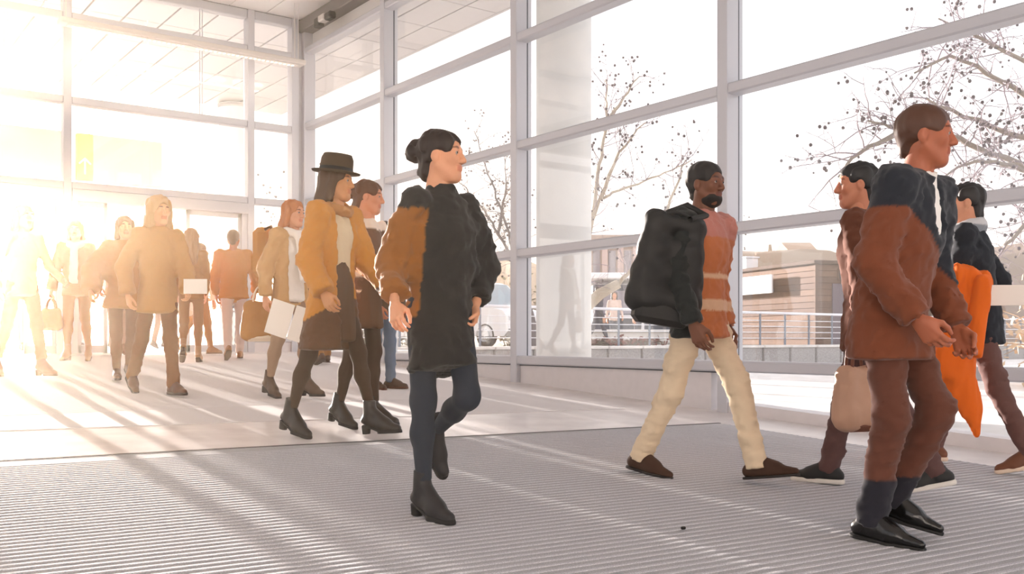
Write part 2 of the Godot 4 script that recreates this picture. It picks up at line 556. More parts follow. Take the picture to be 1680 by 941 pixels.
func make_lamp() -> void:
	var y := EYE + 4.27
	var t := thing("linear_lamp", "long white linear lamp with a row of small lights hung on thin wires", "lamp", Vector3(2.85, y, -14.3))
	var body := mat("lamp_body", Color(0.86, 0.84, 0.82), 0.4, 0.1)
	box("housing", Vector3(0, 0, -0.12), Vector3(3.55, 0.075, 0.12), body, t, 0.012)
	box("diffuser_strip", Vector3(0.1, -0.012, -0.06), Vector3(3.45, 0.004, 0.06), mat("lamp_strip", Color(0.9, 0.88, 0.86), 0.4), t, 0.003)
	var led := mat("led_glow", Color(1, 0.97, 0.93), 0.4)
	led.emission_enabled = true
	led.emission = Color(1, 0.96, 0.9)
	led.emission_energy_multiplier = 1.3
	var lm := bevel_box(Vector3(0.03, 0.012, 0.05), 0.004)
	for i in 48:
		if i == 23 or i == 24: continue
		var o := part("led", lm, led, t)
		o.position = Vector3(0.18 + i * 0.068, -0.014, 0)
	for x in [0.06, 3.44]:
		for s in [-1, 1]:
			box("wire", Vector3(x + s * 0.03 - 0.005, 0.07, -0.005), Vector3(x + s * 0.03 + 0.005, CEIL - y - 0.002, 0.005), body, t, 0.002)
	for i in 3:
		var a := AreaLight3D.new()
		a.name = "linear_lamp_light_%d" % i
		a.area_size = Vector2(1.1, 0.1)
		a.light_color = Color(1, 0.96, 0.9)
		a.light_energy = 0.5
		a.shadow_enabled = true
		a.position = Vector3(2.85 + 0.6 + i * 1.18, y - 0.04, -14.3)
		a.rotation_degrees = Vector3(-90, 0, 0)
		add_child(a)

# ------------------------------------------------------------------ outside
func tree(called: String, label: String, trunk: Array, limbs: Array, r_trunk: float, bark: Material, twig_m: Material, ball_m: Material, per_m: float, twig_len: float, balls: float, droop: float, seed_: int, ball_r := 0.035) -> void:
	var rng := RandomNumberGenerator.new()
	rng.seed = seed_
	var base: Vector3 = trunk[0]
	var t := thing(called, label, "tree", base)
	var st := SurfaceTool.new()
	st.begin(Mesh.PRIMITIVE_TRIANGLES)
	st.set_smooth_group(0)
	var loc := func(a: Array) -> Array: return a.map(func(p): return p - base)
	tube(st, loc.call(trunk), r_trunk, r_trunk * 0.62, 10)
	st.index(); st.generate_normals()
	part("trunk", st.commit(), bark, t)
	var tw := SurfaceTool.new()
	tw.begin(Mesh.PRIMITIVE_TRIANGLES)
	tw.set_smooth_group(0)
	var spots := []
	for l in limbs:
		var pts: Array = loc.call(l)
		# a little waviness between the given points
		var fine := []
		for i in pts.size() - 1:
			for s in 4:
				var p: Vector3 = pts[i].lerp(pts[i + 1], s / 4.0)
				fine.append(p + Vector3(rng.randf_range(-1, 1), rng.randf_range(-1, 1), rng.randf_range(-1, 1)) * 0.03)
		fine.append(pts[-1])
		var ls := SurfaceTool.new()
		ls.begin(Mesh.PRIMITIVE_TRIANGLES)
		ls.set_smooth_group(0)
		tube(ls, fine, r_trunk * 0.3, r_trunk * 0.07, 6)
		ls.index(); ls.generate_normals()
		part("limb", ls.commit(), bark, t)
		for i in range(1, fine.size()):
			var seg: Vector3 = fine[i] - fine[i - 1]
			var n := int(seg.length() * per_m + rng.randf())
			for k in n:
				var p: Vector3 = fine[i - 1] + seg * rng.randf()
				twig(tw, p, seg.normalized(), twig_len * rng.randf_range(0.5, 1.2), r_trunk * 0.07, 2, rng, spots, droop)
	tw.index()
	tw.generate_normals()
	tag(part("twigs", tw.commit(), twig_m, t), "", "", "", "stuff")
	var sm := SphereMesh.new()
	sm.radius = ball_r; sm.height = ball_r * 2; sm.radial_segments = 6; sm.rings = 3
	var keep := spots.filter(func(_p): return rng.randf() < balls)
	if keep.size():
		var mm := MultiMesh.new()
		mm.transform_format = MultiMesh.TRANSFORM_3D
		mm.mesh = sm
		mm.instance_count = keep.size()
		for i in keep.size():
			mm.set_instance_transform(i, Transform3D(Basis.IDENTITY.scaled(Vector3.ONE * rng.randf_range(0.6, 1.2)), keep[i] - Vector3(0, 0.05, 0)))
		var mi := MultiMeshInstance3D.new()
		mi.name = "seed_balls"
		mi.multimesh = mm
		mi.material_override = ball_m
		t.add_child(mi, true)
		tag(mi, "", "", "", "stuff")

func twig(st: SurfaceTool, p: Vector3, along: Vector3, length: float, r: float, depth: int, rng: RandomNumberGenerator, spots: Array, droop: float) -> void:
	var d := (along * rng.randf_range(0.2, 1.0) + Vector3(rng.randf_range(-1, 1), rng.randf_range(-0.7, 1), rng.randf_range(-1, 1))).normalized()
	var pts := [p]
	var q := p
	var n := 5
	for i in n:
		d = (d + Vector3(rng.randf_range(-0.25, 0.25), rng.randf_range(-0.25, 0.25) - droop, rng.randf_range(-0.25, 0.25))).normalized()
		q += d * length / n
		pts.append(q)
		if depth > 0 and i > 0 and rng.randf() < 0.75:
			twig(st, q, d, length * rng.randf_range(0.35, 0.6), r * 0.55, depth - 1, rng, spots, droop)
		elif rng.randf() < 0.35:
			spots.append(q)
	spots.append(q)
	tube(st, pts, r, r * 0.3, 3)

func bush(called: String, label: String, at: Vector3, size: Vector3, stems: int, m: Material, leaf: Material, seed_: int, leaves := 900) -> void:
	var rng := RandomNumberGenerator.new()
	rng.seed = seed_
	var t := thing(called, label, "shrub", at)
	var st := SurfaceTool.new()
	st.begin(Mesh.PRIMITIVE_TRIANGLES)
	st.set_smooth_group(0)
	var spots := []
	for i in stems:
		var a := rng.randf() * TAU
		var d := Vector3(cos(a), rng.randf_range(0.6, 2.2), sin(a)).normalized()
		var p := Vector3(rng.randf_range(-0.3, 0.3) * size.x, 0, rng.randf_range(-0.3, 0.3) * size.z)
		var pts := [p]
		for k in 5:
			d = (d + Vector3(rng.randf_range(-0.3, 0.3), rng.randf_range(-0.35, 0.1), rng.randf_range(-0.3, 0.3))).normalized()
			p += d * size / 5.5
			pts.append(p)
			spots.append(p)
		tube(st, pts, 0.02, 0.006, 3)
	st.index(); st.generate_normals()
	tag(part("stems", st.commit(), m, t), "", "", "", "stuff")
	var q := QuadMesh.new()
	q.size = Vector2(0.09, 0.05)
	var mm := MultiMesh.new()
	mm.transform_format = MultiMesh.TRANSFORM_3D
	mm.mesh = q
	mm.instance_count = leaves
	for i in leaves:
		var p: Vector3 = spots[rng.randi() % spots.size()] + Vector3(rng.randf_range(-1, 1), rng.randf_range(-1, 1), rng.randf_range(-1, 1)) * size * 0.12
		mm.set_instance_transform(i, Transform3D(Basis.from_euler(Vector3(rng.randf() * TAU, rng.randf() * TAU, rng.randf() * TAU)).scaled(Vector3.ONE * rng.randf_range(0.7, 1.6)), p))
	var mi := MultiMeshInstance3D.new()
	mi.name = "leaves"
	mi.multimesh = mm
	mi.material_override = leaf
	t.add_child(mi, true)
	tag(mi, "", "", "", "stuff")

func rail_z(x: float) -> float:
	return -18.2 + 0.052 * (x - 12.4)

func make_outside() -> void:
	var paving := tex_mat("pale_paving", Color(0.93, 0.915, 0.9), 0.8, 0.01, Color(0.88, 0.87, 0.86), Color(1, 1, 1), 0.25)
	var stone := tex_mat("planter_stone", Color(0.72, 0.71, 0.71), 0.85, 0.05, Color(0.75, 0.74, 0.73), Color(1, 1, 1), 0.6, 0.3, 9)
	var earth := tex_mat("dry_ground", Color(0.68, 0.65, 0.6), 0.95, 0.04, Color(0.7, 0.68, 0.64), Color(1, 1, 1), 0.5)
	var g := struct("ground", "pale sunlit paving around the entrance hall", "ground")
	box("paving_slab", Vector3(6.97, -0.1, -15.2), Vector3(60, 0.25, 12), paving, g, 0.0)
	box("paving_slab", Vector3(9.2, -0.1, -60), Vector3(140, 0.25, -15.2), paving, g, 0.0)
	box("plaza_slab", Vector3(-40, 0.2, -70), Vector3(9.2, ramp(-15.0), -15.21), paving, g, 0.0)
	box("terrace_slab", Vector3(9.4, 0.25, -60), Vector3(140, 0.72, -19.2), earth, g, 0.0)
	# stone planter wall, one block at a time, and the steel railing on it
	var wl := thing("planter_wall", "low grey stone wall of square blocks under the steel railing outside", "wall", Vector3(9.4, 0.25, 0))
	var bm := bevel_box(Vector3(1.07, 0.46, 0.4), 0.012)
	var capm := bevel_box(Vector3(1.09, 0.07, 0.5), 0.01)
	for i in 27:
		var x := 0.55 + i * 1.09
		var o := part("stone_block", bm, stone, wl)
		o.position = Vector3(x, 0.23, rail_z(9.4 + x))
		var c := part("coping_stone", capm, paving, wl)
		c.position = Vector3(x, 0.495, rail_z(9.4 + x))
	var steel := mat("rail_steel", Color(0.9, 0.9, 0.92), 0.35, 0.2)
	var steeld := mat("rail_post", Color(0.42, 0.46, 0.52), 0.4, 0.4)
	var r := thing("railing", "steel railing with pale handrail and thin horizontal cables on the stone wall", "railing", Vector3(9.4, 0.78, rail_z(9.4)))
	var zd := rail_z(38.6) - rail_z(9.4)
	part("handrail", tube_mesh([Vector3(0, 0.93, 0), Vector3(29.2, 0.84, zd)], 0.035, 0.035, 8), steel, r)
	for k in 4:
		part("cable", tube_mesh([Vector3(0, 0.2 + k * 0.17, 0), Vector3(29.2, 0.18 + k * 0.155, zd)], 0.011, 0.011, 5), steel, r)
	for i in 30:
		var f := i / 29.0
		box("post", Vector3(29.2 * f - 0.025, -0.02, zd * f - 0.02), Vector3(29.2 * f + 0.025, 0.93 - 0.09 * f, zd * f + 0.02), steeld, r, 0.004)
	# low dark kerb bed nearer the glass
	var kb := thing("kerb_bed", "low brown planting bed edge across the pale paving outside", "kerb", Vector3(14.5, 0.25, -9.5), 0)
	for i in 16:
		box("kerb_stone", Vector3(i * 0.62, 0, i * 0.05), Vector3(i * 0.62 + 0.6, 0.16, i * 0.05 + 0.3), tex_mat("kerb_brown", Color(0.5, 0.42, 0.37), 0.9, 0.06, Color(0.7, 0.66, 0.62), Color(1, 1, 1), 1.0), kb, 0.01)
	# timber hut
	var woods := []
	for i in 4:
		woods.append(tex_mat("hut_timber_%d" % i, Color(0.5, 0.38, 0.3).lerp(Color(0.4, 0.28, 0.22), i / 3.0), 0.85, 0.03, Color(0.72, 0.66, 0.62), Color(1, 1, 1), 0.5, 0.2, 20 + i))
	var hut := thing("timber_hut", "brown timber hut with dark door and small square window behind the railing", "hut", Vector3(26.2, 0.72, -19.4), -17.5)
	box("core", Vector3(0.03, 0, -7.2), Vector3(5.4, 2.62, -0.03), woods[3], hut)
	for k in 13:
		var y0 := 0.02 + k * 0.2
		box("board", Vector3(0, y0, -7.2), Vector3(0.04, y0 + 0.185, 0), woods[(k * 7) % 4], hut, 0.006)
		box("board", Vector3(0.04, y0, -0.03), Vector3(5.4, y0 + 0.185, 0.01), woods[(k * 5 + 1) % 4], hut, 0.006)
	box("roof_edge", Vector3(-0.12, 2.62, -7.3), Vector3(5.5, 2.74, 0.12), mat("roof_felt", Color(0.32, 0.24, 0.2), 0.9), hut, 0.02)
	box("corner_post", Vector3(-0.02, 0, -0.06), Vector3(0.09, 2.62, 0.03), woods[2], hut)
	var dr := box("door", Vector3(0.62, 0.02, 0.0), Vector3(1.7, 2.0, 0.05), mat("hut_door", Color(0.36, 0.31, 0.36), 0.7), hut)
	tag(dr, "dark violet grey door")
	box("window_frame", Vector3(0.82, 2.12, 0.0), Vector3(1.28, 2.5, 0.05), woods[3], hut)
	tag(box("window_glass", Vector3(0.87, 2.16, 0.03), Vector3(1.23, 2.46, 0.06), mat("dark_glass", Color(0.16, 0.14, 0.15), 0.15), hut), "dark square window")
	var bd := thing("notice_board", "blank white banner on the long side of the timber hut", "banner", Vector3(26.85, 2.5, -22.2), -17.5)
	box("panel", Vector3(-0.1, 0, -2.6), Vector3(-0.04, 0.62, 0.9), mat("banner_white", Color(0.97, 0.96, 0.96), 0.7), bd)
	box("fixing_bar", Vector3(-0.04, 0.05, -2.1), Vector3(0.0, 0.12, 0.9), steeld, bd)
	var ub := thing("roof_box", "small white ventilation box on the corner of the hut roof", "box", Vector3(27.9, 3.46, -24.0), -17.5)
	box("casing", Vector3(0, 0, 0), Vector3(0.5, 0.42, 0.5), mats["banner_white"], ub, 0.02)
	box("lid", Vector3(-0.04, 0.42, -0.04), Vector3(0.54, 0.48, 0.54), steel, ub, 0.01)
	# far hill, blocks and two spires
	var hill := struct("hills", "low wooded hill on the skyline beyond the hut", "hill")
	var hs := SurfaceTool.new()
	hs.begin(Mesh.PRIMITIVE_TRIANGLES)
	hs.set_smooth_group(0)
	var nz := FastNoiseLite.new()
	nz.seed = 4
	nz.frequency = 0.035
	var hp := func(i: int, j: int) -> Vector3:
		var x := 60.0 + i * 4.0
		var z := -160.0 + j * 4.0
		var rise := smoothstep(70.0, 125.0, x * 0.86 - z * 0.5 - 0.0)
		return Vector3(x, 0.2 + rise * (10.2 + 3.0 * nz.get_noise_2d(x, z) + 1.6 * nz.get_noise_2d(x * 6, z * 6)), z)
	for i in 24:
		for j in 38:
			var a: Vector3 = hp.call(i, j)
			var b: Vector3 = hp.call(i + 1, j)
			var c: Vector3 = hp.call(i + 1, j + 1)
			var d: Vector3 = hp.call(i, j + 1)
			for v in [a, b, c, a, c, d]: hs.add_vertex(v)
	hs.index(); hs.generate_normals()
	part("hillside", hs.commit(), tex_mat("hill_brown", Color(0.5, 0.41, 0.37), 0.95, 0.05, Color(0.7, 0.66, 0.64), Color(1, 1, 1), 0.08, 0.0, 12), hill)
	var sp := tex_mat("spire_stone", Color(0.42, 0.37, 0.36), 0.9, 0.05, Color(0.8, 0.8, 0.8), Color(1, 1, 1), 0.3)
	for k in 2:
		var c := thing("church_spire", "left one of two thin church spires on the skyline" if k == 0 else "right one of two thin church spires on the skyline", "spire", Vector3(120.6 + k * 2.6, 8.0, -97.6 + k * 1.9))
		box("tower", Vector3(-0.42, 0, -0.42), Vector3(0.42, 5.6, 0.42), sp, c, 0.05)
		part("steeple", lathe([Vector2(0.46, 5.6), Vector2(0.2, 7.4), Vector2(0.0, 9.2)], 8), sp, c)
		for s in [-1, 1]: box("pinnacle", Vector3(s * 0.42 - 0.08, 5.4, 0.3), Vector3(s * 0.42 + 0.08, 6.5, 0.46), sp, c, 0.03)
	var rng := RandomNumberGenerator.new()
	rng.seed = 77
	var hw := mat("house_wall", Color(0.7, 0.62, 0.58), 0.9)
	var hr := mat("house_roof", Color(0.55, 0.42, 0.37), 0.9)
	var hwn := mat("house_window", Color(0.35, 0.33, 0.35), 0.3)
	var where := ["just left of the spires", "just right of the spires", "second to the right of the spires", "well to the left of the spires", "third to the right of the spires"]
	for k in 5:
		var pz: float = [-103.0, -90.0, -78.0, -112.0, -70.0][k]
		var hh := thing("far_house", "small pale house on the far skyline " + where[k], "house", Vector3(116.0 + k % 2, 10.2, pz), -30)
		box("wall", Vector3(-2, 0, -2.2), Vector3(2, 3.4, 2.2), hw, hh, 0.02)
		var rs := st_new()
		for s in [-1, 1]:
			face_out(rs, [Vector3(-2.2, 3.4, s * 2.4), Vector3(2.2, 3.4, s * 2.4), Vector3(2.2, 4.7, 0), Vector3(-2.2, 4.7, 0)], Vector3(0, 3.5, 0))
			face_out(rs, [Vector3(s * 2.2, 3.4, -2.4), Vector3(s * 2.2, 3.4, 2.4), Vector3(s * 2.2, 4.7, 0)], Vector3(0, 3.5, 0))
		rs.generate_normals()
		part("roof", rs.commit(), hr, hh)
		for s in [-1, 1]: box("window", Vector3(-2.05, 1.4, s * 1.0 - 0.4), Vector3(-1.98, 2.6, s * 1.0 + 0.4), hwn, hh, 0.01)
	# facade with tall piers seen past the column, pavilion below
	var fb := thing("arcade_building", "pale pink building with tall piers seen between the column and the walkers", "building", Vector3(28.9, 0.72, -34.6), YAW)
	box("wall", Vector3(-0.3, 0, -5.0), Vector3(4.8, 4.7, 0), hw, fb, 0.02)
	box("cornice", Vector3(-0.4, 4.7, -5.1), Vector3(4.95, 5.0, 0.3), hw, fb, 0.05)
	for i in 7:
		var x := -0.2 + i * 0.72
		box("pier", Vector3(x, 0, 0), Vector3(x + 0.26, 4.7, 0.3), mat("pier_pink", Color(0.82, 0.72, 0.7), 0.85), fb, 0.02)
		if i < 6: box("window", Vector3(x + 0.32, 1.0, 0.0), Vector3(x + 0.66, 4.3, 0.04), mat("facade_window", Color(0.6, 0.58, 0.63), 0.25), fb, 0.01)
	var kiosk := thing("kiosk", "dark blue kiosk with a pale flat roof behind the railing", "kiosk", Vector3(23.0, 0.72, -23.9), YAW)
	box("body", Vector3(-1.8, 0, -1.4), Vector3(1.9, 2.0, 1.0), mat("kiosk_blue", Color(0.23, 0.27, 0.36), 0.6), kiosk, 0.02)
	box("roof", Vector3(-2.3, 2.15, -1.8), Vector3(2.4, 2.35, 1.7), mats["banner_white"], kiosk, 0.03)
	for x in [-2.1, -0.3, 1.5]:
		box("post", Vector3(x, 0, 1.5), Vector3(x + 0.1, 2.2, 1.6), steel, kiosk, 0.01)
	box("counter", Vector3(-1.6, 0.9, 1.0), Vector3(1.7, 1.0, 1.35), steel, kiosk, 0.01)
	for x in [-1.5, 0.15]:
		box("window", Vector3(x, 1.05, 0.98), Vector3(x + 1.3, 1.8, 1.03), mat("facade_window", Color(0.5, 0.5, 0.5)), kiosk, 0.01)
	var lw := thing("low_wall", "low cream wall behind the railing in front of the kiosk", "wall", Vector3(19.0, 0.72, -21.0), -33)
	box("wall", Vector3(-2.0, 0, -0.15), Vector3(3.4, 0.42, 0.15), paving, lw, 0.02)
	box("coping", Vector3(-2.05, 0.42, -0.2), Vector3(3.45, 0.5, 0.2), paving, lw, 0.015)
	make_van()
	# trees
	var bark := tex_mat("plane_bark", Color(0.66, 0.62, 0.58), 0.9, 0.06, Color(0.6, 0.57, 0.53), Color(1, 1, 1), 1.2)
	var barkp := tex_mat("pale_bark", Color(0.82, 0.78, 0.72), 0.9, 0.06, Color(0.7, 0.66, 0.6), Color(1, 1, 1), 1.2)
	var twm := mat("twig_grey", Color(0.55, 0.5, 0.53), 0.9)
	var ball := mat("seed_ball", Color(0.3, 0.25, 0.27), 0.95)
	tree("plane_tree", "large bare tree with dark seed balls reaching in from the right", [Vector3(18.05, 0.2, -6.6), Vector3(17.9, 1.6, -6.75), Vector3(17.5, 3.2, -7.0)], [
		[Vector3(17.52, 3.15, -7.01), Vector3(15.88, 3.64, -7.59), Vector3(14.61, 3.91, -7.90), Vector3(14.00, 4.08, -8.09), Vector3(13.17, 4.10, -8.33), Vector3(12.66, 4.15, -8.45)],
		[Vector3(14.00, 4.08, -8.09), Vector3(13.08, 3.96, -8.27), Vector3(12.47, 3.67, -8.47), Vector3(12.05, 3.28, -8.53)],
		[Vector3(17.52, 3.2, -7.01), Vector3(16.14, 4.03, -7.52), Vector3(15.06, 4.31, -7.94), Vector3(14.19, 4.52, -8.20), Vector3(13.82, 4.61, -8.23)],
		[Vector3(17.5, 3.2, -7.0), Vector3(16.55, 4.61, -7.71), Vector3(15.41, 5.08, -7.93), Vector3(14.31, 5.32, -8.12), Vector3(13.58, 4.96, -8.28)],
		[Vector3(17.5, 3.2, -7.0), Vector3(16.90, 5.55, -8.08), Vector3(15.58, 5.91, -8.42), Vector3(14.91, 6.14, -8.67)],
		[Vector3(17.52, 3.2, -7.01), Vector3(16.11, 3.43, -7.42), Vector3(15.06, 3.63, -7.56), Vector3(14.32, 3.65, -7.74), Vector3(13.85, 3.38, -7.96)],
		[Vector3(17.52, 3.2, -7.01), Vector3(15.67, 3.07, -7.12), Vector3(14.98, 2.75, -7.25), Vector3(14.49, 2.36, -7.37), Vector3(14.34, 2.00, -7.47)]],
		0.2, bark, twm, ball, 9.0, 0.8, 0.1, 0.05, 21, 0.028)
	tree("pale_tree", "bare tree with pale leaning trunk just right of the white column", [Vector3(11.95, 0.2, -14.9), Vector3(12.35, 1.55, -14.50), Vector3(12.61, 1.83, -14.32), Vector3(12.90, 2.03, -14.10)], [
		[Vector3(12.88, 2.0, -14.10), Vector3(13.23, 2.47, -13.86), Vector3(13.50, 2.82, -13.66), Vector3(13.81, 3.10, -13.44)],
		[Vector3(12.4, 1.6, -14.5), Vector3(12.6, 2.8, -14.75), Vector3(12.94, 3.76, -14.69), Vector3(13.14, 3.85, -14.55), Vector3(13.44, 4.04, -14.08), Vector3(13.62, 4.17, -13.58), Vector3(14.05, 4.44, -13.26)],
		[Vector3(12.7, 3.0, -14.74), Vector3(12.94, 4.43, -14.69), Vector3(13.01, 5.10, -14.64), Vector3(13.06, 5.65, -14.61), Vector3(13.02, 6.14, -14.63)],
		[Vector3(13.3, 2.56, -13.82), Vector3(13.50, 3.04, -13.66), Vector3(13.71, 3.63, -13.51), Vector3(13.86, 4.11, -13.40), Vector3(13.95, 4.44, -13.33)],
		[Vector3(13.01, 5.10, -14.64), Vector3(13.12, 5.51, -14.44), Vector3(13.32, 5.87, -14.29), Vector3(13.44, 6.15, -14.08)],
		[Vector3(12.94, 3.76, -14.69), Vector3(13.24, 4.68, -14.48), Vector3(13.61, 5.26, -14.08)]],
		0.15, barkp, twm, ball, 6.0, 0.7, 0.08, -0.03, 33, 0.026)
	tree("dark_tree", "bare dark branched tree behind the woman in the black coat", [Vector3(14.6, 0.7, -19.0), Vector3(14.54, 1.48, -19.10), Vector3(14.24, 2.83, -19.32)], [
		[Vector3(14.24, 2.8, -19.32), Vector3(13.91, 3.51, -19.56), Vector3(13.63, 4.11, -19.77), Vector3(13.33, 4.52, -19.99), Vector3(13.09, 4.86, -20.16)],
		[Vector3(14.24, 2.8, -19.32), Vector3(14.11, 3.58, -19.41), Vector3(13.58, 4.34, -19.18), Vector3(13.06, 5.06, -18.94), Vector3(12.86, 5.85, -19.09)],
		[Vector3(14.24, 2.8, -19.32), Vector3(13.69, 3.13, -19.72), Vector3(13.39, 3.43, -19.94), Vector3(13.15, 3.74, -20.12)],
		[Vector3(13.91, 3.51, -19.56), Vector3(13.99, 4.18, -19.50), Vector3(14.08, 4.79, -19.44), Vector3(14.03, 5.36, -19.47)]],
		0.14, mat("dark_bark", Color(0.36, 0.33, 0.34), 0.9), mat("twig_dark", Color(0.4, 0.36, 0.37), 0.9), ball, 10.0, 0.9, 0.1, -0.02, 45, 0.026)
	tree("slim_tree", "slim bare tree behind the left end of the hut roof", [Vector3(31.3, 0.7, -28.8), Vector3(31.4, 2.3, -28.7)], [
		[Vector3(31.4, 2.3, -28.7), Vector3(31.6, 3.83, -28.6), Vector3(31.9, 4.83, -28.4), Vector3(32.3, 5.6, -28.2)],
		[Vector3(31.4, 2.6, -28.7), Vector3(31.0, 4.0, -29.0), Vector3(30.9, 5.2, -29.1)]], 0.1, bark, twm, ball, 6, 1.0, 0.1, -0.02, 51)
	tree("slim_tree", "slim bare tree behind the right part of the hut beside the walker in brown", [Vector3(35.90, 0.7, -22.7), Vector3(35.78, 2.7, -22.8)], [
		[Vector3(35.78, 2.7, -22.8), Vector3(35.68, 3.69, -22.88), Vector3(35.49, 4.64, -23.02), Vector3(35.24, 5.47, -23.20)],
		[Vector3(35.80, 2.6, -22.8), Vector3(36.20, 4.0, -22.4), Vector3(36.60, 5.2, -22.2)]], 0.1, bark, twm, ball, 6, 1.1, 0.1, -0.02, 52)
	tree("slim_tree", "bare tree by the entrance seen through the narrow pane beside the corner post", [Vector3(10.6, 0.7, -24.5), Vector3(10.6, 2.4, -24.5)], [
		[Vector3(10.6, 2.3, -24.5), Vector3(10.5, 3.6, -24.5), Vector3(10.3, 5.0, -24.4)],
		[Vector3(10.6, 2.4, -24.5), Vector3(11.1, 3.6, -24.2), Vector3(11.3, 4.6, -24.2)]], 0.09, bark, twm, ball, 7.0, 0.9, 0.1, -0.02, 53)
	# shrubs
	var straw := mat("straw_stem", Color(0.72, 0.6, 0.47), 0.9)
	var strawl := mat("straw_leaf", Color(0.8, 0.69, 0.56), 0.9)
	var olive := mat("olive_stem", Color(0.4, 0.36, 0.28), 0.9)
	var olivel := mat("olive_leaf", Color(0.5, 0.47, 0.36), 0.9)
	bush("straw_shrub", "tall straw coloured shrub by the glass at the right edge", Vector3(15.2, 0.25, -6.3), Vector3(1.5, 2.1, 1.5), 160, straw, strawl, 5, 2500)
	bush("hedge_shrub", "olive brown shrub behind the white van, nearest the column", Vector3(18.6, 0.7, -24.6), Vector3(1.8, 2.4, 1.8), 120, olive, olivel, 6, 2200)
	bush("hedge_shrub", "olive brown shrub behind the white van, next to the walking woman in black", Vector3(15.4, 0.7, -28.6), Vector3(2.2, 2.3, 1.8), 120, olive, olivel, 7, 2200)
	bush("flower_shrub", "low reddish planting on top of the stone wall beside the column", Vector3(17.2, 0.78, -18.6), Vector3(2.2, 0.28, 0.4), 50, olive, mat("red_leaf", Color(0.5, 0.3, 0.26), 0.9), 8, 350)

func make_van() -> void:
	var v := thing("van", "white parked van with a wide windscreen behind the railing", "van", Vector3(15.3, 0.72, -23.0), -75)
	var white := mat("van_white", Color(0.92, 0.92, 0.93), 0.25)
	# side profile extruded across the width; the nose points to +x
	var prof := [Vector2(-2.2, 0.3), Vector2(2.0, 0.3), Vector2(2.12, 0.45), Vector2(2.1, 0.8), Vector2(1.95, 0.98), Vector2(1.45, 1.1), Vector2(0.75, 1.75), Vector2(0.5, 1.82), Vector2(-2.1, 1.82), Vector2(-2.2, 1.7)]
	var m := prism(prof.map(func(p): return Vector2(p.x, p.y)), -0.85, 0.85)
	var b := part("body", m, white, v)
	b.rotation_degrees = Vector3(-90, 0, 0)
	var gl := mat("van_glass", Color(0.55, 0.62, 0.66), 0.1)
	var ws := box("windscreen", Vector3(-0.46, -0.01, -0.75), Vector3(0.46, 0.02, 0.75), gl, v, 0.008)
	ws.position = Vector3(1.11, 1.44, 0)
	ws.rotation = Vector3(0, 0, -atan2(0.65, 0.7))
	for s in [-1, 1]:
		box("side_window", Vector3(-0.3, 1.15, s * 0.855 - 0.01), Vector3(0.7, 1.65, s * 0.855 + 0.01), gl, v, 0.004)
		box("headlamp", Vector3(2.03, 0.72, s * 0.62 - 0.16), Vector3(2.12, 0.88, s * 0.62 + 0.16), mat("lamp_clear", Color(0.8, 0.82, 0.84), 0.15), v, 0.02)
		box("mirror", Vector3(0.85, 1.1, s * 0.98 - 0.1), Vector3(0.95, 1.3, s * 0.98 + 0.1), mat("tyre", Color(0.08, 0.08, 0.085), 0.8), v, 0.02)
		for x in [-1.4, 1.35]:
			var w := part("wheel", lathe([Vector2(0, -0.1), Vector2(0.28, -0.1), Vector2(0.32, -0.06), Vector2(0.32, 0.06), Vector2(0.28, 0.1), Vector2(0, 0.1)], 20), mats["tyre"], v)
			w.rotation_degrees.x = 90
			w.position = Vector3(x, 0.32, s * 0.78)
			var hb := part("hub", lathe([Vector2(0, -0.12), Vector2(0.17, -0.12), Vector2(0.17, 0.12), Vector2(0, 0.12)], 14), mats["lamp_clear"], w)
	box("bumper", Vector3(2.0, 0.28, -0.82), Vector3(2.17, 0.5, 0.82), mat("bumper_grey", Color(0.35, 0.35, 0.36), 0.6), v, 0.03)
	box("grille", Vector3(2.08, 0.56, -0.42), Vector3(2.13, 0.7, 0.42), mats["tyre"], v, 0.01)

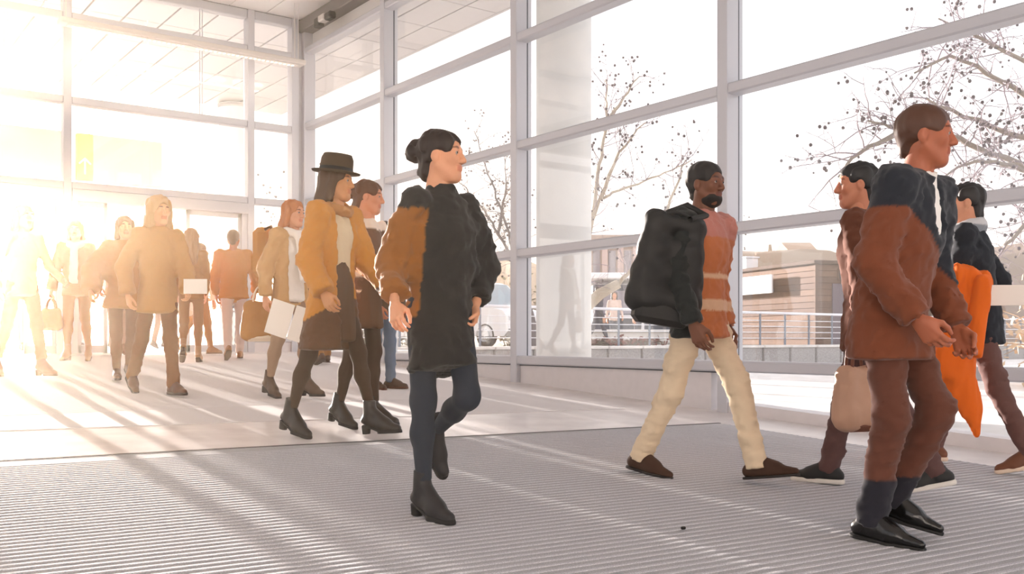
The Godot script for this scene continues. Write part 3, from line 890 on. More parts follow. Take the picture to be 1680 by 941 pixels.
# ------------------------------------------------------------------ soft shapes: a distance field on a grid, meshed as surface nets
class Fld:
	var h: float
	var o: Vector3
	var nx: int
	var ny: int
	var nz: int
	var v := PackedFloat32Array()

	func _init(lo: Vector3, hi: Vector3, cell: float) -> void:
		h = cell
		o = lo
		nx = int((hi.x - lo.x) / cell) + 2
		ny = int((hi.y - lo.y) / cell) + 2
		nz = int((hi.z - lo.z) / cell) + 2
		v.resize(nx * ny * nz)
		v.fill(9.0)

	# a tapered capsule; flat: 1 cuts the end at a, 2 the end at b; sq squeezes it along ax; carve takes it away
	func cone(a: Vector3, b: Vector3, ra: float, rb: float, k := 0.02, flat := 0, sq := 1.0, ax := Vector3.ZERO, carve := false) -> void:
		var big := maxf(ra, rb) + k + 2.5 * h
		var lo := (a.min(b) - Vector3.ONE * big - o) / h
		var hi := (a.max(b) + Vector3.ONE * big - o) / h
		var x0 := maxi(0, int(lo.x)); var x1 := mini(nx - 1, int(hi.x) + 1)
		var y0 := maxi(0, int(lo.y)); var y1 := mini(ny - 1, int(hi.y) + 1)
		var z0 := maxi(0, int(lo.z)); var z1 := mini(nz - 1, int(hi.z) + 1)
		var ba := b - a
		var s1 := sq - 1.0
		ba += ax * (ba.dot(ax) * s1)
		var bb := maxf(ba.dot(ba), 1e-9)
		var len := sqrt(bb)
		for z in range(z0, z1 + 1):
			for y in range(y0, y1 + 1):
				var i := x0 + nx * (y + ny * z)
				var q0 := Vector3(o.x + x0 * h, o.y + y * h, o.z + z * h) - a
				for x in range(x0, x1 + 1):
					var q := q0
					q0.x += h
					if s1 != 0.0: q += ax * (q.dot(ax) * s1)
					var t := q.dot(ba) / bb
					var tc := clampf(t, 0.0, 1.0)
					var d: float
					if flat and ((t > 1.0 and flat & 2) or (t < 0.0 and flat & 1)):
						d = maxf((q - ba * t).length() - (rb if t > 1.0 else ra), (t - 1.0 if t > 1.0 else -t) * len)
					else:
						d = (q - ba * tc).length() - (ra + (rb - ra) * tc)
					var w := v[i]
					if carve:
						d = -d
						var e := maxf(k - absf(w - d), 0.0) / maxf(k, 1e-6)
						v[i] = maxf(w, d) + e * e * k * 0.25
					else:
						if flat:
							if t > 1.0 and flat & 2: d = maxf(d, (t - 1.0) * len)
						var e := maxf(k - absf(w - d), 0.0) / maxf(k, 1e-6)
						v[i] = minf(w, d) - e * e * k * 0.25
					i += 1

	func ball(c: Vector3, r: float, k := 0.02, carve := false) -> void:
		cone(c, c + Vector3(0, 1e-4, 0), r, r, k, 0, 1.0, Vector3.ZERO, carve)

	func egg(c: Vector3, r: Vector3, k := 0.015, carve := false) -> void:
		var m := maxf(r.x, maxf(r.y, r.z))
		var mn := minf(r.x, minf(r.y, r.z))
		var big := r + Vector3.ONE * (k + 2.5 * h)
		var lo := (c - big - o) / h
		var hi := (c + big - o) / h
		for z in range(maxi(0, int(lo.z)), mini(nz - 1, int(hi.z) + 1) + 1):
			for y in range(maxi(0, int(lo.y)), mini(ny - 1, int(hi.y) + 1) + 1):
				for x in range(maxi(0, int(lo.x)), mini(nx - 1, int(hi.x) + 1) + 1):
					var i := x + nx * (y + ny * z)
					var q := Vector3(o.x + x * h, o.y + y * h, o.z + z * h) - c
					var u := q / r
					var l := u.length()
					var g := (u / r).length()
					var d := l * (l - 1.0) / maxf(g, 1e-6)
					if l < 0.2: d = -mn * 0.8
					var w := v[i]
					if carve:
						d = -d
						var e := maxf(k - absf(w - d), 0.0) / k
						v[i] = maxf(w, d) + e * e * k * 0.25
					else:
						var e := maxf(k - absf(w - d), 0.0) / k
						v[i] = minf(w, d) - e * e * k * 0.25

	func cut(p: Vector3, n: Vector3) -> void:     # takes away what lies on the side of n
		for z in nz:
			for y in ny:
				var i := nx * (y + ny * z)
				for x in nx:
					if v[i] < 1.0:
						v[i] = maxf(v[i], n.dot(Vector3(o.x + x * h, o.y + y * h, o.z + z * h) - p))
					i += 1

	func folds(noise: FastNoiseLite, amp: float, stretch: Vector3) -> void:
		var band := amp + 2.0 * h
		for z in nz:
			for y in ny:
				var i := nx * (y + ny * z)
				for x in nx:
					if absf(v[i]) < band:
						v[i] += amp * noise.get_noise_3d((o.x + x * h) * stretch.x, (o.y + y * h) * stretch.y, (o.z + z * h) * stretch.z)
					i += 1

	func geo() -> Dictionary:
		var id := PackedInt32Array()
		id.resize(v.size())
		id.fill(-1)
		var vs := PackedVector3Array()
		var tri := PackedInt32Array()
		var sy := nx
		var sz := nx * ny
		for z in nz - 1:
			for y in ny - 1:
				var i := nx * (y + ny * z)
				for x in nx - 1:
					var a := v[i]
					var b := v[i + 1]
					var c := v[i + sy]
					var d := v[i + sy + 1]
					var e := v[i + sz]
					var f := v[i + sz + 1]
					var g := v[i + sz + sy]
					var w := v[i + sz + sy + 1]
					var neg := int(a < 0) + int(b < 0) + int(c < 0) + int(d < 0) + int(e < 0) + int(f < 0) + int(g < 0) + int(w < 0)
					if neg > 0 and neg < 8:
						var p := Vector3.ZERO
						var m := 0
						if (a < 0) != (b < 0): p += Vector3(a / (a - b), 0, 0); m += 1
						if (c < 0) != (d < 0): p += Vector3(c / (c - d), 1, 0); m += 1
						if (e < 0) != (f < 0): p += Vector3(e / (e - f), 0, 1); m += 1
						if (g < 0) != (w < 0): p += Vector3(g / (g - w), 1, 1); m += 1
						if (a < 0) != (c < 0): p += Vector3(0, a / (a - c), 0); m += 1
						if (b < 0) != (d < 0): p += Vector3(1, b / (b - d), 0); m += 1
						if (e < 0) != (g < 0): p += Vector3(0, e / (e - g), 1); m += 1
						if (f < 0) != (w < 0): p += Vector3(1, f / (f - w), 1); m += 1
						if (a < 0) != (e < 0): p += Vector3(0, 0, a / (a - e)); m += 1
						if (b < 0) != (f < 0): p += Vector3(1, 0, b / (b - f)); m += 1
						if (c < 0) != (g < 0): p += Vector3(0, 1, c / (c - g)); m += 1
						if (d < 0) != (w < 0): p += Vector3(1, 1, d / (d - w)); m += 1
						id[i] = vs.size()
						vs.append(o + (Vector3(x, y, z) + p / m) * h)
						var inside := a < 0
						if inside != (b < 0) and y > 0 and z > 0: quad4(tri, id[i - sy - sz], id[i - sz], id[i], id[i - sy], inside)
						if inside != (c < 0) and x > 0 and z > 0: quad4(tri, id[i - 1 - sz], id[i - 1], id[i], id[i - sz], inside)
						if inside != (e < 0) and x > 0 and y > 0: quad4(tri, id[i - 1 - sy], id[i - sy], id[i], id[i - 1], inside)
					i += 1
		var ns := PackedVector3Array()
		ns.resize(vs.size())
		for t in range(0, tri.size(), 3):
			var n := (vs[tri[t + 2]] - vs[tri[t]]).cross(vs[tri[t + 1]] - vs[tri[t]])
			ns[tri[t]] += n; ns[tri[t + 1]] += n; ns[tri[t + 2]] += n
		for i in ns.size(): ns[i] = ns[i].normalized()
		return {"v": vs, "n": ns, "i": tri}

	func quad4(tri: PackedInt32Array, a: int, b: int, c: int, d: int, flip: bool) -> void:
		if a < 0 or b < 0 or c < 0 or d < 0: return
		if flip: tri.append_array(PackedInt32Array([a, c, b, a, d, c]))
		else: tri.append_array(PackedInt32Array([a, b, c, a, c, d]))

func paint(g: Dictionary, f: Callable) -> Dictionary:
	var c := PackedColorArray()
	for p in g.v: c.append(f.call(p))
	g.c = c
	return g

func moved(g: Dictionary, t: Transform3D, tint := Color.WHITE) -> Dictionary:
	var flip := t.basis.determinant() < 0
	var vs := PackedVector3Array()
	var ns := PackedVector3Array()
	var cs := PackedColorArray()
	for i in g.v.size():
		vs.append(t * g.v[i])
		ns.append((t.basis * g.n[i]).normalized())
		cs.append((g.c[i] if g.has("c") else Color.WHITE) * tint)
	var tri: PackedInt32Array = g.i.duplicate()
	if flip: tri.reverse()
	return {"v": vs, "n": ns, "c": cs, "i": tri}

func joined(list: Array) -> ArrayMesh:
	var vs := PackedVector3Array()
	var ns := PackedVector3Array()
	var cs := PackedColorArray()
	var tri := PackedInt32Array()
	for g in list:
		var at := vs.size()
		vs.append_array(g.v)
		ns.append_array(g.n)
		if g.has("c"): cs.append_array(g.c)
		else:
			var w := PackedColorArray()
			w.resize(g.v.size())
			w.fill(Color.WHITE)
			cs.append_array(w)
		for i in g.i: tri.append(at + i)
	var arr := []
	arr.resize(Mesh.ARRAY_MAX)
	arr[Mesh.ARRAY_VERTEX] = vs
	arr[Mesh.ARRAY_NORMAL] = ns
	arr[Mesh.ARRAY_COLOR] = cs
	arr[Mesh.ARRAY_INDEX] = tri
	var m := ArrayMesh.new()
	m.add_surface_from_arrays(Mesh.PRIMITIVE_TRIANGLES, arr)
	return m

# ------------------------------------------------------------------ pieces shared by all people: heads, hands, shoes, hair
var tpl := {}
var crease := FastNoiseLite.new()
var ridge := FastNoiseLite.new()

func make_head(man: bool) -> Dictionary:
	var f := Fld.new(Vector3(-0.11, -0.2, -0.13), Vector3(0.11, 0.14, 0.14), 0.0052)
	var w := 1.0 if man else 0.94
	f.egg(Vector3(0, 0.032, -0.012), Vector3(0.073 * w, 0.083, 0.092), 0.02)
	f.egg(Vector3(0, -0.04, 0.022), Vector3(0.057 * w, 0.072, 0.06), 0.03)
	f.cone(Vector3(-0.012 * w, -0.096, 0.056), Vector3(0.012 * w, -0.096, 0.056), 0.02, 0.02, 0.03)
	for s in [-1, 1]:
		f.cone(Vector3(s * 0.052 * w, -0.045, 0.0), Vector3(s * 0.018, -0.098, 0.048), 0.02, 0.016, 0.03)     # jaw
		f.ball(Vector3(s * 0.042 * w, -0.018, 0.056), 0.022, 0.025)                                             # cheekbone
		f.egg(Vector3(s * 0.075 * w, -0.006, -0.008), Vector3(0.011, 0.032, 0.02), 0.008)                       # ear
		f.egg(Vector3(s * 0.086 * w, -0.002, 0.002), Vector3(0.006, 0.018, 0.01), 0.004, true)
		f.ball(Vector3(s * 0.031, 0.006, 0.094), 0.015, 0.02, true)                                             # eye socket
		f.ball(Vector3(s * 0.031, 0.004, 0.07), 0.0135, 0.006)                                                  # lids
	f.cone(Vector3(-0.034, 0.026, 0.071), Vector3(0.034, 0.026, 0.071), 0.012 if man else 0.009, 0.012 if man else 0.009, 0.02)
	f.cone(Vector3(0, 0.016, 0.08), Vector3(0, -0.03, 0.101), 0.008, 0.0125, 0.012)
	for s in [-1, 1]: f.ball(Vector3(s * 0.011, -0.034, 0.089), 0.0095, 0.008)
	f.cone(Vector3(-0.017, -0.056, 0.078), Vector3(0.017, -0.056, 0.078), 0.0075, 0.0075, 0.008)
	f.cone(Vector3(-0.014, -0.067, 0.077), Vector3(0.014, -0.067, 0.077), 0.008, 0.008, 0.006)
	f.cone(Vector3(0, -0.06, -0.02), Vector3(0, -0.19, -0.04), 0.052 * w, 0.058 * w, 0.03)
	var g := f.geo()
	return paint(g, func(p: Vector3) -> Color:
		if absf(p.x) < 0.026 and p.y < -0.049 and p.y > -0.075 and p.z > 0.076: return Color(0.88, 0.68, 0.66)
		if absf(absf(p.x) - 0.031) < 0.018 and absf(p.y - 0.029 + absf(absf(p.x) - 0.028) * 0.15) < 0.0045 and p.z > 0.06: return Color(0.3, 0.24, 0.2)
		return Color.WHITE)

func make_hand(curl: float) -> Dictionary:
	# right hand at the wrist, fingers down, thumb forward (+z), palm towards +x
	var f := Fld.new(Vector3(-0.06, -0.23, -0.075), Vector3(0.1, 0.05, 0.1), 0.0042)
	f.cone(Vector3(0, 0.045, 0), Vector3(0, -0.012, 0), 0.026, 0.025, 0.01, 0, 1.25, Vector3.RIGHT)
	var root := [Vector3(0, -0.09, 0.031), Vector3(-0.002, -0.095, 0.01), Vector3(0, -0.09, -0.011), Vector3(0.003, -0.08, -0.031)]
	var long := [0.072, 0.08, 0.074, 0.058]
	for i in 4:
		f.cone(Vector3(0, -0.012, 0.016 - i * 0.011), root[i], 0.016, 0.0125, 0.012)
		var p: Vector3 = root[i]
		var a := curl * (0.8 + 0.12 * i)
		var acc := 0.0
		for k in 3:
			acc += a * (0.75 if k == 0 else 1.0)
			var d := Vector3(sin(acc), -cos(acc), 0.04 * (1.5 - i))
			var q: Vector3 = p + d.normalized() * long[i] * [0.46, 0.31, 0.25][k]
			f.cone(p, q, 0.0098 - k * 0.0008, 0.0092 - k * 0.001, 0.004)
			p = q
	f.egg(Vector3(0.008, -0.045, 0.026), Vector3(0.016, 0.034, 0.018), 0.012)
	var t0 := Vector3(0.008, -0.03, 0.03)
	var t1 := Vector3(0.02, -0.062, 0.054)
	var t2 := Vector3(0.03 + 0.012 * curl, -0.09, 0.058 - 0.012 * curl)
	var t3 := Vector3(0.036 + 0.02 * curl, -0.112, 0.053 - 0.02 * curl)
	f.cone(t0, t1, 0.014, 0.0115, 0.012)
	f.cone(t1, t2, 0.0112, 0.0105, 0.004)
	f.cone(t2, t3, 0.0102, 0.0085, 0.004)
	return f.geo()

func make_shoe(kind: String) -> Array:
	# [upper, sole]; heel to toe along +z, ankle over the origin, ground at y = 0
	var heel := 0.045 if kind == "boot" else 0.0
	var f := Fld.new(Vector3(-0.07, -0.02, -0.1), Vector3(0.07, 0.24, 0.26), 0.0062)
	var top := 0.17 if kind == "boot" else 0.095
	f.cone(Vector3(0, 0.042 + heel, -0.045), Vector3(0, 0.036 + heel * 0.3, 0.09), 0.036, 0.04, 0.02)
	var tip := Vector3(0.004, 0.024, 0.2) if kind == "dress" else Vector3(0.0, 0.027, 0.175)
	f.cone(Vector3(0, 0.036 + heel * 0.3, 0.08), tip, 0.041, 0.019 if kind == "dress" else 0.03, 0.02)
	f.cone(Vector3(0, 0.1 + heel, 0.0), Vector3(0, 0.05 + heel * 0.4, 0.1), 0.036, 0.03, 0.03)
	f.cone(Vector3(0, 0.06 + heel, -0.02), Vector3(0, top + heel, -0.012), 0.04, 0.042 if kind == "boot" else 0.039, 0.015, 2)
	if kind == "boot":
		f.cut(Vector3(0, 0.012 + heel, -0.03), Vector3(0, -1, -heel / 0.11).normalized())
	f.cut(Vector3(0, 0.012, 0), Vector3.DOWN)
	var up := f.geo()
	var s := Fld.new(Vector3(-0.07, -0.02, -0.1), Vector3(0.07, 0.1, 0.26), 0.0055)
	var th := 0.026 if kind == "sneaker" else 0.014
	if kind == "boot":
		s.cone(Vector3(0, 0.0, -0.05), Vector3(0, heel + 0.012, -0.048), 0.026, 0.032, 0.002, 3)
		s.cone(Vector3(0, 0.012 + heel, -0.04), Vector3(0, 0.012, 0.08), 0.03, 0.037, 0.002, 0, 4.0, Vector3.UP)
	else:
		s.cone(Vector3(0, th * 0.5, -0.045), Vector3(0, th * 0.5, 0.085), 0.039, 0.044, 0.002, 0, 1.0, Vector3.UP)
	s.cone(Vector3(0, th * 0.5, 0.08), Vector3(tip.x, th * 0.5, tip.z + 0.002), 0.043, 0.021 if kind == "dress" else 0.033, 0.003)
	if kind != "boot": s.cut(Vector3(0, th, 0), Vector3.UP)
	else:
		var s2 := Vector3(0, 0.018, 0.08)
		s.cut(Vector3(0, heel + 0.02, -0.03), Vector3.UP)
	s.cut(Vector3(0, 0, 0), Vector3.DOWN)
	return [up, s.geo()]

func make_hair(style: String) -> Dictionary:
	var f := Fld.new(Vector3(-0.17, -0.4, -0.24), Vector3(0.17, 0.2, 0.16), 0.0085)
	var b := 1.16 if style == "big" else 1.0
	f.egg(Vector3(0, 0.037, -0.02), Vector3(0.087, 0.095, 0.105) * b, 0.02)
	if style == "short":
		f.cone(Vector3(0, 0.0, -0.06), Vector3(0, -0.07, -0.07), 0.062, 0.045, 0.02)
	elif style == "crop":
		f.cone(Vector3(0, 0.0, -0.06), Vector3(0, -0.05, -0.065), 0.058, 0.04, 0.02)
	elif style == "bun":
		f.cone(Vector3(0, 0.0, -0.06), Vector3(0, -0.06, -0.08), 0.062, 0.05, 0.02)
		f.egg(Vector3(0, 0.03, -0.135), Vector3(0.05, 0.055, 0.045), 0.015)
	elif style == "long" or style == "bob" or style == "big":
		var low := -0.3 if style == "long" else (-0.12 if style == "bob" else -0.16)
		f.cone(Vector3(0, 0.0, -0.045), Vector3(0, low, -0.075), 0.09 * b, 0.1 * b, 0.03, 0, 1.3, Vector3.BACK)
		for s in [-1, 1]:
			f.cone(Vector3(s * 0.07, 0.02, 0.0), Vector3(s * 0.085 * b, low * 0.8, -0.02), 0.03 * b, 0.03 * b, 0.03)
	f.egg(Vector3(0, -0.045, 0.085), Vector3(0.064, 0.1, 0.07), 0.012, true)
	f.egg(Vector3(0, -0.02, 0.1), Vector3(0.05, 0.075, 0.06), 0.012, true)
	if style == "short" or style == "crop" or style == "bun":
		for s in [-1, 1]: f.egg(Vector3(s * 0.085, -0.035, 0.02), Vector3(0.035, 0.05, 0.05), 0.01, true)
	f.folds(ridge, 0.009 if style != "crop" else 0.004, Vector3(420, 70, 240))
	return f.geo()

func prepare() -> void:
	crease.seed = 8
	crease.frequency = 0.05
	crease.fractal_octaves = 2
	ridge.seed = 19
	ridge.frequency = 0.05
	ridge.fractal_type = FastNoiseLite.FRACTAL_RIDGED
	ridge.fractal_octaves = 1
	tpl.head_m = make_head(true)
	tpl.head_w = make_head(false)
	tpl.hand_open = make_hand(0.62)
	tpl.hand_grip = make_hand(1.25)
	for k in ["boot", "dress", "sneaker"]:
		var a := make_shoe(k)
		tpl["shoe_" + k] = joined([a[0]])
		tpl["sole_" + k] = joined([a[1]])
	for k in ["short", "crop", "bun", "long", "bob", "big"]:
		tpl["hair_" + k] = joined([make_hair(k)])

# ------------------------------------------------------------------ a person: joints first, then body and clothes round them
func around(axis: Vector3, deg: float, p: Vector3) -> Vector3:
	return p.rotated(axis, deg_to_rad(deg))

func joints(s: Dictionary) -> Dictionary:
	# local frame: x to the right of the picture, y up, z towards the camera; phi is where the walker faces (0 = camera, 90 = right)
	var H: float = s.h
	var phi := deg_to_rad(s.phi)
	var F := Vector3(sin(phi), 0, cos(phi))
	var S := Vector3(cos(phi), 0, -sin(phi))     # the walker's left
	var j := {"F": F, "S": S, "H": H}
	var lean: float = deg_to_rad(s.get("lean", 3.0))
	var T := (Vector3.UP * cos(lean) + F * sin(lean)).normalized()
	var wide: float = 1.0 if s.man else 0.9
	j.pel = Vector3(0, 0.53 * H, 0)
	j.T = T
	j.waist = j.pel + T * 0.1 * H
	j.chest = j.pel + T * 0.2 * H
	j.neck = j.pel + T * 0.293 * H
	var tw := Vector3.UP
	var SS := around(tw, s.get("twist", 0.0), S)
	j.SS = SS
	j.FF = around(tw, s.get("twist", 0.0), F)
	var hd: Array = s.get("head", [0, 0])
	var Z := around(Vector3.UP, hd[0], F)
	var X := around(Vector3.UP, hd[0], S)
	Z = around(X, hd[1], Z)
	j.hb = Basis(X, Z.cross(X).normalized(), Z)
	j.head = j.neck + (T * 0.6 + Vector3.UP * 0.4).normalized() * 0.102 * H + F * 0.012
	for side in [1, -1]:
		var n := "l" if side > 0 else "r"
		j["sh" + n] = j.pel + T * 0.272 * H + SS * side * 0.104 * H * wide
		var a: Array = s["a" + n]
		var ua := around(S, -a[0], Vector3.DOWN)
		ua = (ua + SS * side * tan(deg_to_rad(a[1]))).normalized()
		j["el" + n] = j["sh" + n] + ua * 0.178 * H
		var bend := ua.cross(j.FF).normalized()
		if bend.length() < 0.1: bend = -S
		var fa := around(S, -a[0] - a[2], Vector3.DOWN)
		fa = (fa + SS * side * (tan(deg_to_rad(a[1])) * 0.4 - a[3])).normalized()
		j["ha" + n] = j["el" + n] + fa * 0.148 * H
		j["fd" + n] = fa
		var l: Array = s[n]
		j["hip" + n] = j.pel + S * side * 0.05 * H - Vector3.UP * 0.005 * H
		var td := around(S, -l[0], Vector3.DOWN)
		td = (td + S * side * tan(deg_to_rad(l[2]))).normalized()
		j["kn" + n] = j["hip" + n] + td * 0.243 * H
		var sd := around(S, -l[0] + l[1], Vector3.DOWN)
		sd = (sd + S * side * tan(deg_to_rad(l[2])) * 0.6).normalized()
		j["an" + n] = j["kn" + n] + sd * 0.236 * H
		var tf := around(S, l[3], F)
		tf = around(Vector3.UP, side * 6.0 + (l[4] if l.size() > 4 else 0.0), tf)
		var up := tf.cross(S).normalized()
		if up.y < 0: up = -up
		j["fb" + n] = Basis(up.cross(tf).normalized(), up, tf)
		j["sd" + n] = sd
	# set the lower foot on the ramp
	var k: float = H / 1.75
	var heel := 0.045 if s.shoes[0] == "boot" else 0.0
	var lift := 1e9
	for n in ["l", "r"]:
		j["ft" + n] = j["an" + n] - (j["fb" + n] as Basis).y * (0.078 + heel) * k
		for z in [-0.07, 0.1, 0.19]:
			var p: Vector3 = j["ft" + n] + (j["fb" + n] as Basis).z * z * k
			lift = minf(lift, p.y - local_ramp(s, p))
	j.drop = lift
	for key in j.keys():
		if j[key] is Vector3 and not key in ["F", "S", "T", "SS", "FF", "fdl", "fdr", "sdl", "sdr"]:
			j[key] = j[key] - Vector3(0, lift, 0)
	return j

func local_ramp(s: Dictionary, p: Vector3) -> float:
	if s.get("flat", false): return 0.0
	return SLOPE * (-p.z * cos(deg_to_rad(36.2)) - p.x * sin(deg_to_rad(36.2)))

func bounds(j: Dictionary, keys: Array, pad: float) -> Array:
	var lo: Vector3 = Vector3.ONE * 1e6
	var hi: Vector3 = -lo
	for k in keys:
		lo = lo.min(j[k]); hi = hi.max(j[k])
	return [lo - Vector3.ONE * pad, hi + Vector3.ONE * pad]

func lin(c: Color) -> Color:
	return c.srgb_to_linear()

func person(s: Dictionary) -> Dictionary:
	var j := joints(s)
	var H: float = s.h
	var u := H / 1.75
	var w: float = u * (1.0 if s.man else 0.88)
	var cell: float = s.get("cell", 0.024)
	var at: Vector3 = s.at
	var root := thing("person", s.label, "person", Vector3(at.x, s.get("ground", ramp(at.z)), at.z), YAW, s.get("group", ""))
	j.root = root
	var F: Vector3 = j.F
	# ---- the body: one skin from head to ankles
	var bd := bounds(j, ["pel", "neck", "shl", "shr", "ell", "elr", "hal", "har", "knl", "knr", "anl", "anr"], 0.16)
	var f := Fld.new(bd[0], bd[1], maxf(0.02, cell))
	f.cone(j.pel, j.chest, 0.11 * w, 0.13 * w, 0.04, 0, 1.6, F)
	f.cone(j.chest, j.neck, 0.12 * w, 0.055 * w, 0.04, 0, 1.45, F)
	f.cone(j.neck - j.T * 0.02, j.head - j.T * 0.06, 0.055 * u, 0.05 * u, 0.03)
	for n in ["l", "r"]:
		f.cone(j.neck - j.T * 0.04, j["sh" + n], 0.05 * w, 0.045 * w, 0.03)
		f.cone(j["sh" + n], j["el" + n], 0.038 * w, 0.03 * w, 0.02)
		f.cone(j["el" + n], j["ha" + n], 0.03 * w, 0.025 * u, 0.015)
		f.cone(j["hip" + n], j["kn" + n], 0.06 * w, 0.036 * w, 0.02)
		f.cone(j["kn" + n], j["an" + n], 0.036 * w, 0.024 * u, 0.01)
	var skin: Color = lin(s.skin)
	var list := [moved(f.geo(), Transform3D.IDENTITY, skin)]
	var hs := H / 1.75 * (1.0 if s.man else 1.03)
	var ht := Transform3D(j.hb.scaled(Vector3.ONE * hs), j.head)
	list.append(moved(tpl.head_m if s.man else tpl.head_w, ht, skin))
	var grips: String = s.get("grip", "")
	for n in ["l", "r"]:
		var y: Vector3 = -j["fd" + n]
		var z: Vector3 = (j.FF - y * y.dot(j.FF))
		if z.length() < 0.2: z = Vector3.UP - y * y.dot(Vector3.UP)
		z = z.normalized()
		var b := Basis(y.cross(z).normalized(), y, z)
		if n == "l": b.x = -b.x
		list.append(moved(tpl.hand_grip if n in grips else tpl.hand_open, Transform3D(b.scaled(Vector3.ONE) * (u * (1.0 if s.man else 0.92)), j["ha" + n]), skin))
	var sm := mat("skin", Color.WHITE, 0.55)
	sm.vertex_color_use_as_albedo = true
	sm.subsurf_scatter_enabled = true
	sm.subsurf_scatter_strength = 0.08
	part("body", joined(list), sm, root)
	if cell < 0.02:
		var em := mat("eye_white", Color(0.62, 0.58, 0.55), 0.3)
		var im := mat("iris", Color(0.16, 0.1, 0.06), 0.2)
		var sp := SphereMesh.new()
		sp.radius = 0.0118; sp.height = 0.0236; sp.radial_segments = 14; sp.rings = 8
		var sp2 := SphereMesh.new()
		sp2.radius = 0.0072; sp2.height = 0.0144; sp2.radial_segments = 10; sp2.rings = 5
		for x in [-0.031, 0.031]:
			var e := part("eye", sp, em, root)
			e.transform = ht * Transform3D(Basis.IDENTITY, Vector3(x, 0.004, 0.073))
			var i := part("iris", sp2, im, e)
			i.position = Vector3(0, 0, 0.006)
	# ---- hair
	var hair: Array = s.hair
	if hair[0] != "":
		var hm := mat("hair_%s" % hair[1].to_html(false), hair[1], 0.55)
		var o := part("hair", tpl["hair_" + hair[0]], hm, root)
		o.transform = ht
	# ---- shoes
	for n in ["l", "r"]:
		var kind: String = s.shoes[0]
		var o := part("shoe", tpl["shoe_" + kind], mat("shoe_%s" % s.shoes[1].to_html(false), s.shoes[1], s.shoes[3] if s.shoes.size() > 3 else 0.5), root)
		o.transform = Transform3D((j["fb" + n] as Basis) * u, j["ft" + n])
		part("sole", tpl["sole_" + kind], mat("sole_%s" % s.shoes[2].to_html(false), s.shoes[2], 0.7), o)
	# ---- below the waist
	var lo: Dictionary = s.low
	bd = bounds(j, ["pel", "knl", "knr", "anl", "anr", "hipl", "hipr"], 0.2)
	f = Fld.new(bd[0], bd[1], cell)
	var fit: float = lo.get("fit", 1.0)
	var soft := 0.035
	f.cone(j.pel - Vector3(0, 0.02, 0), j.waist, 0.155 * w, 0.14 * w, soft, 2, 1.35, F)
	for n in ["l", "r"]:
		f.cone(j["hip" + n], j["kn" + n], 0.088 * w * fit, 0.062 * u * fit, soft)
		var end: Vector3 = j["an" + n] + (j["sd" + n] as Vector3) * 0.02 * u
		if s.shoes[0] == "boot": end = j["an" + n] - (j["sd" + n] as Vector3) * 0.04 * u
		if lo.get("slim", false):
			f.cone(j["kn" + n], j["kn" + n].lerp(end, 0.4) - F * 0.012, 0.056 * u * fit, 0.056 * u * fit, soft)
			f.cone(j["kn" + n].lerp(end, 0.4) - F * 0.012, end, 0.055 * u * fit, 0.037 * u * fit, soft, 2)
		else:
			f.cone(j["kn" + n], end, 0.063 * u * fit, 0.056 * u * fit, soft, 2)
	if lo.get("slim", false):
		f.folds(crease, 0.003, Vector3(130, 260, 130))
	else:
		f.folds(crease, 0.011, Vector3(110, 200, 110))
		f.folds(ridge, 0.007, Vector3(160, 420, 160))
	var g := f.geo()
	if lo.has("paint"): g = paint(g, lo.paint)
	part(lo.get("name", "trousers"), joined([g]), cloth("cloth_%s" % lo.c.to_html(false), lo.c, lo.get("rough", 0.9)), root)
	if s.has("skirt"):
		var k: Dictionary = s.skirt
		var foot: Vector3 = Vector3(0, j.pel.y - (0.53 - k.hem) * H, 0) + F * k.get("fwd", 0.0)
		f = Fld.new((j.pel - Vector3(0.4, 0.62 * H, 0.4)).min(foot - Vector3(0.4, 0.05, 0.4)), j.pel + Vector3(0.4, 0.2, 0.4), cell)
		f.cone(j.waist, j.pel, 0.14 * w, 0.17 * w, 0.02, 1, 1.3, F)
		f.cone(j.pel, foot, 0.17 * w, k.r * w, 0.03, 2, 1.15, F)
		f.folds(crease, 0.014, Vector3(220, 40, 220))
		part("skirt", joined([f.geo()]), cloth("cloth_%s" % k.c.to_html(false), k.c), root)
	# ---- above the waist
	for top in s.tops:
		upper(s, j, top, root, w, u, cell)
	if s.has("scarf"):
		var sc: Dictionary = s.scarf
		f = Fld.new(j.neck - Vector3(0.3, 0.55, 0.3), j.neck + Vector3(0.3, 0.2, 0.3), cell * 0.8)
		for i in 12:
			var a0 := TAU * i / 12.0
			var a1 := TAU * (i + 1) / 12.0
			var p0: Vector3 = j.neck + (j.SS * cos(a0) * 0.078 + j.FF * (sin(a0) * 0.072 + 0.012)) * u + Vector3(0, 0.012 - 0.03 * sin(a0), 0)
			var p1: Vector3 = j.neck + (j.SS * cos(a1) * 0.078 + j.FF * (sin(a1) * 0.072 + 0.012)) * u + Vector3(0, 0.012 - 0.03 * sin(a1), 0)
			f.cone(p0, p1, sc.get("r", 0.036), sc.get("r", 0.036), 0.012)
		var tail: float = sc.get("tail", 0.0)
		if tail > 0:
			var p: Vector3 = j.neck + j.FF * 0.1 * u - Vector3(0, 0.04, 0)
			f.cone(p, p + Vector3(0, -tail, 0) + j.FF * sc.get("blow", 0.06), 0.05, 0.055, 0.02, 2, 2.2, j.FF)
		f.folds(crease, 0.012, Vector3(300, 160, 300))
		g = f.geo()
		if sc.has("paint"): g = paint(g, sc.paint)
		part("scarf", joined([g]), cloth("cloth_%s" % sc.c.to_html(false), sc.c), root)
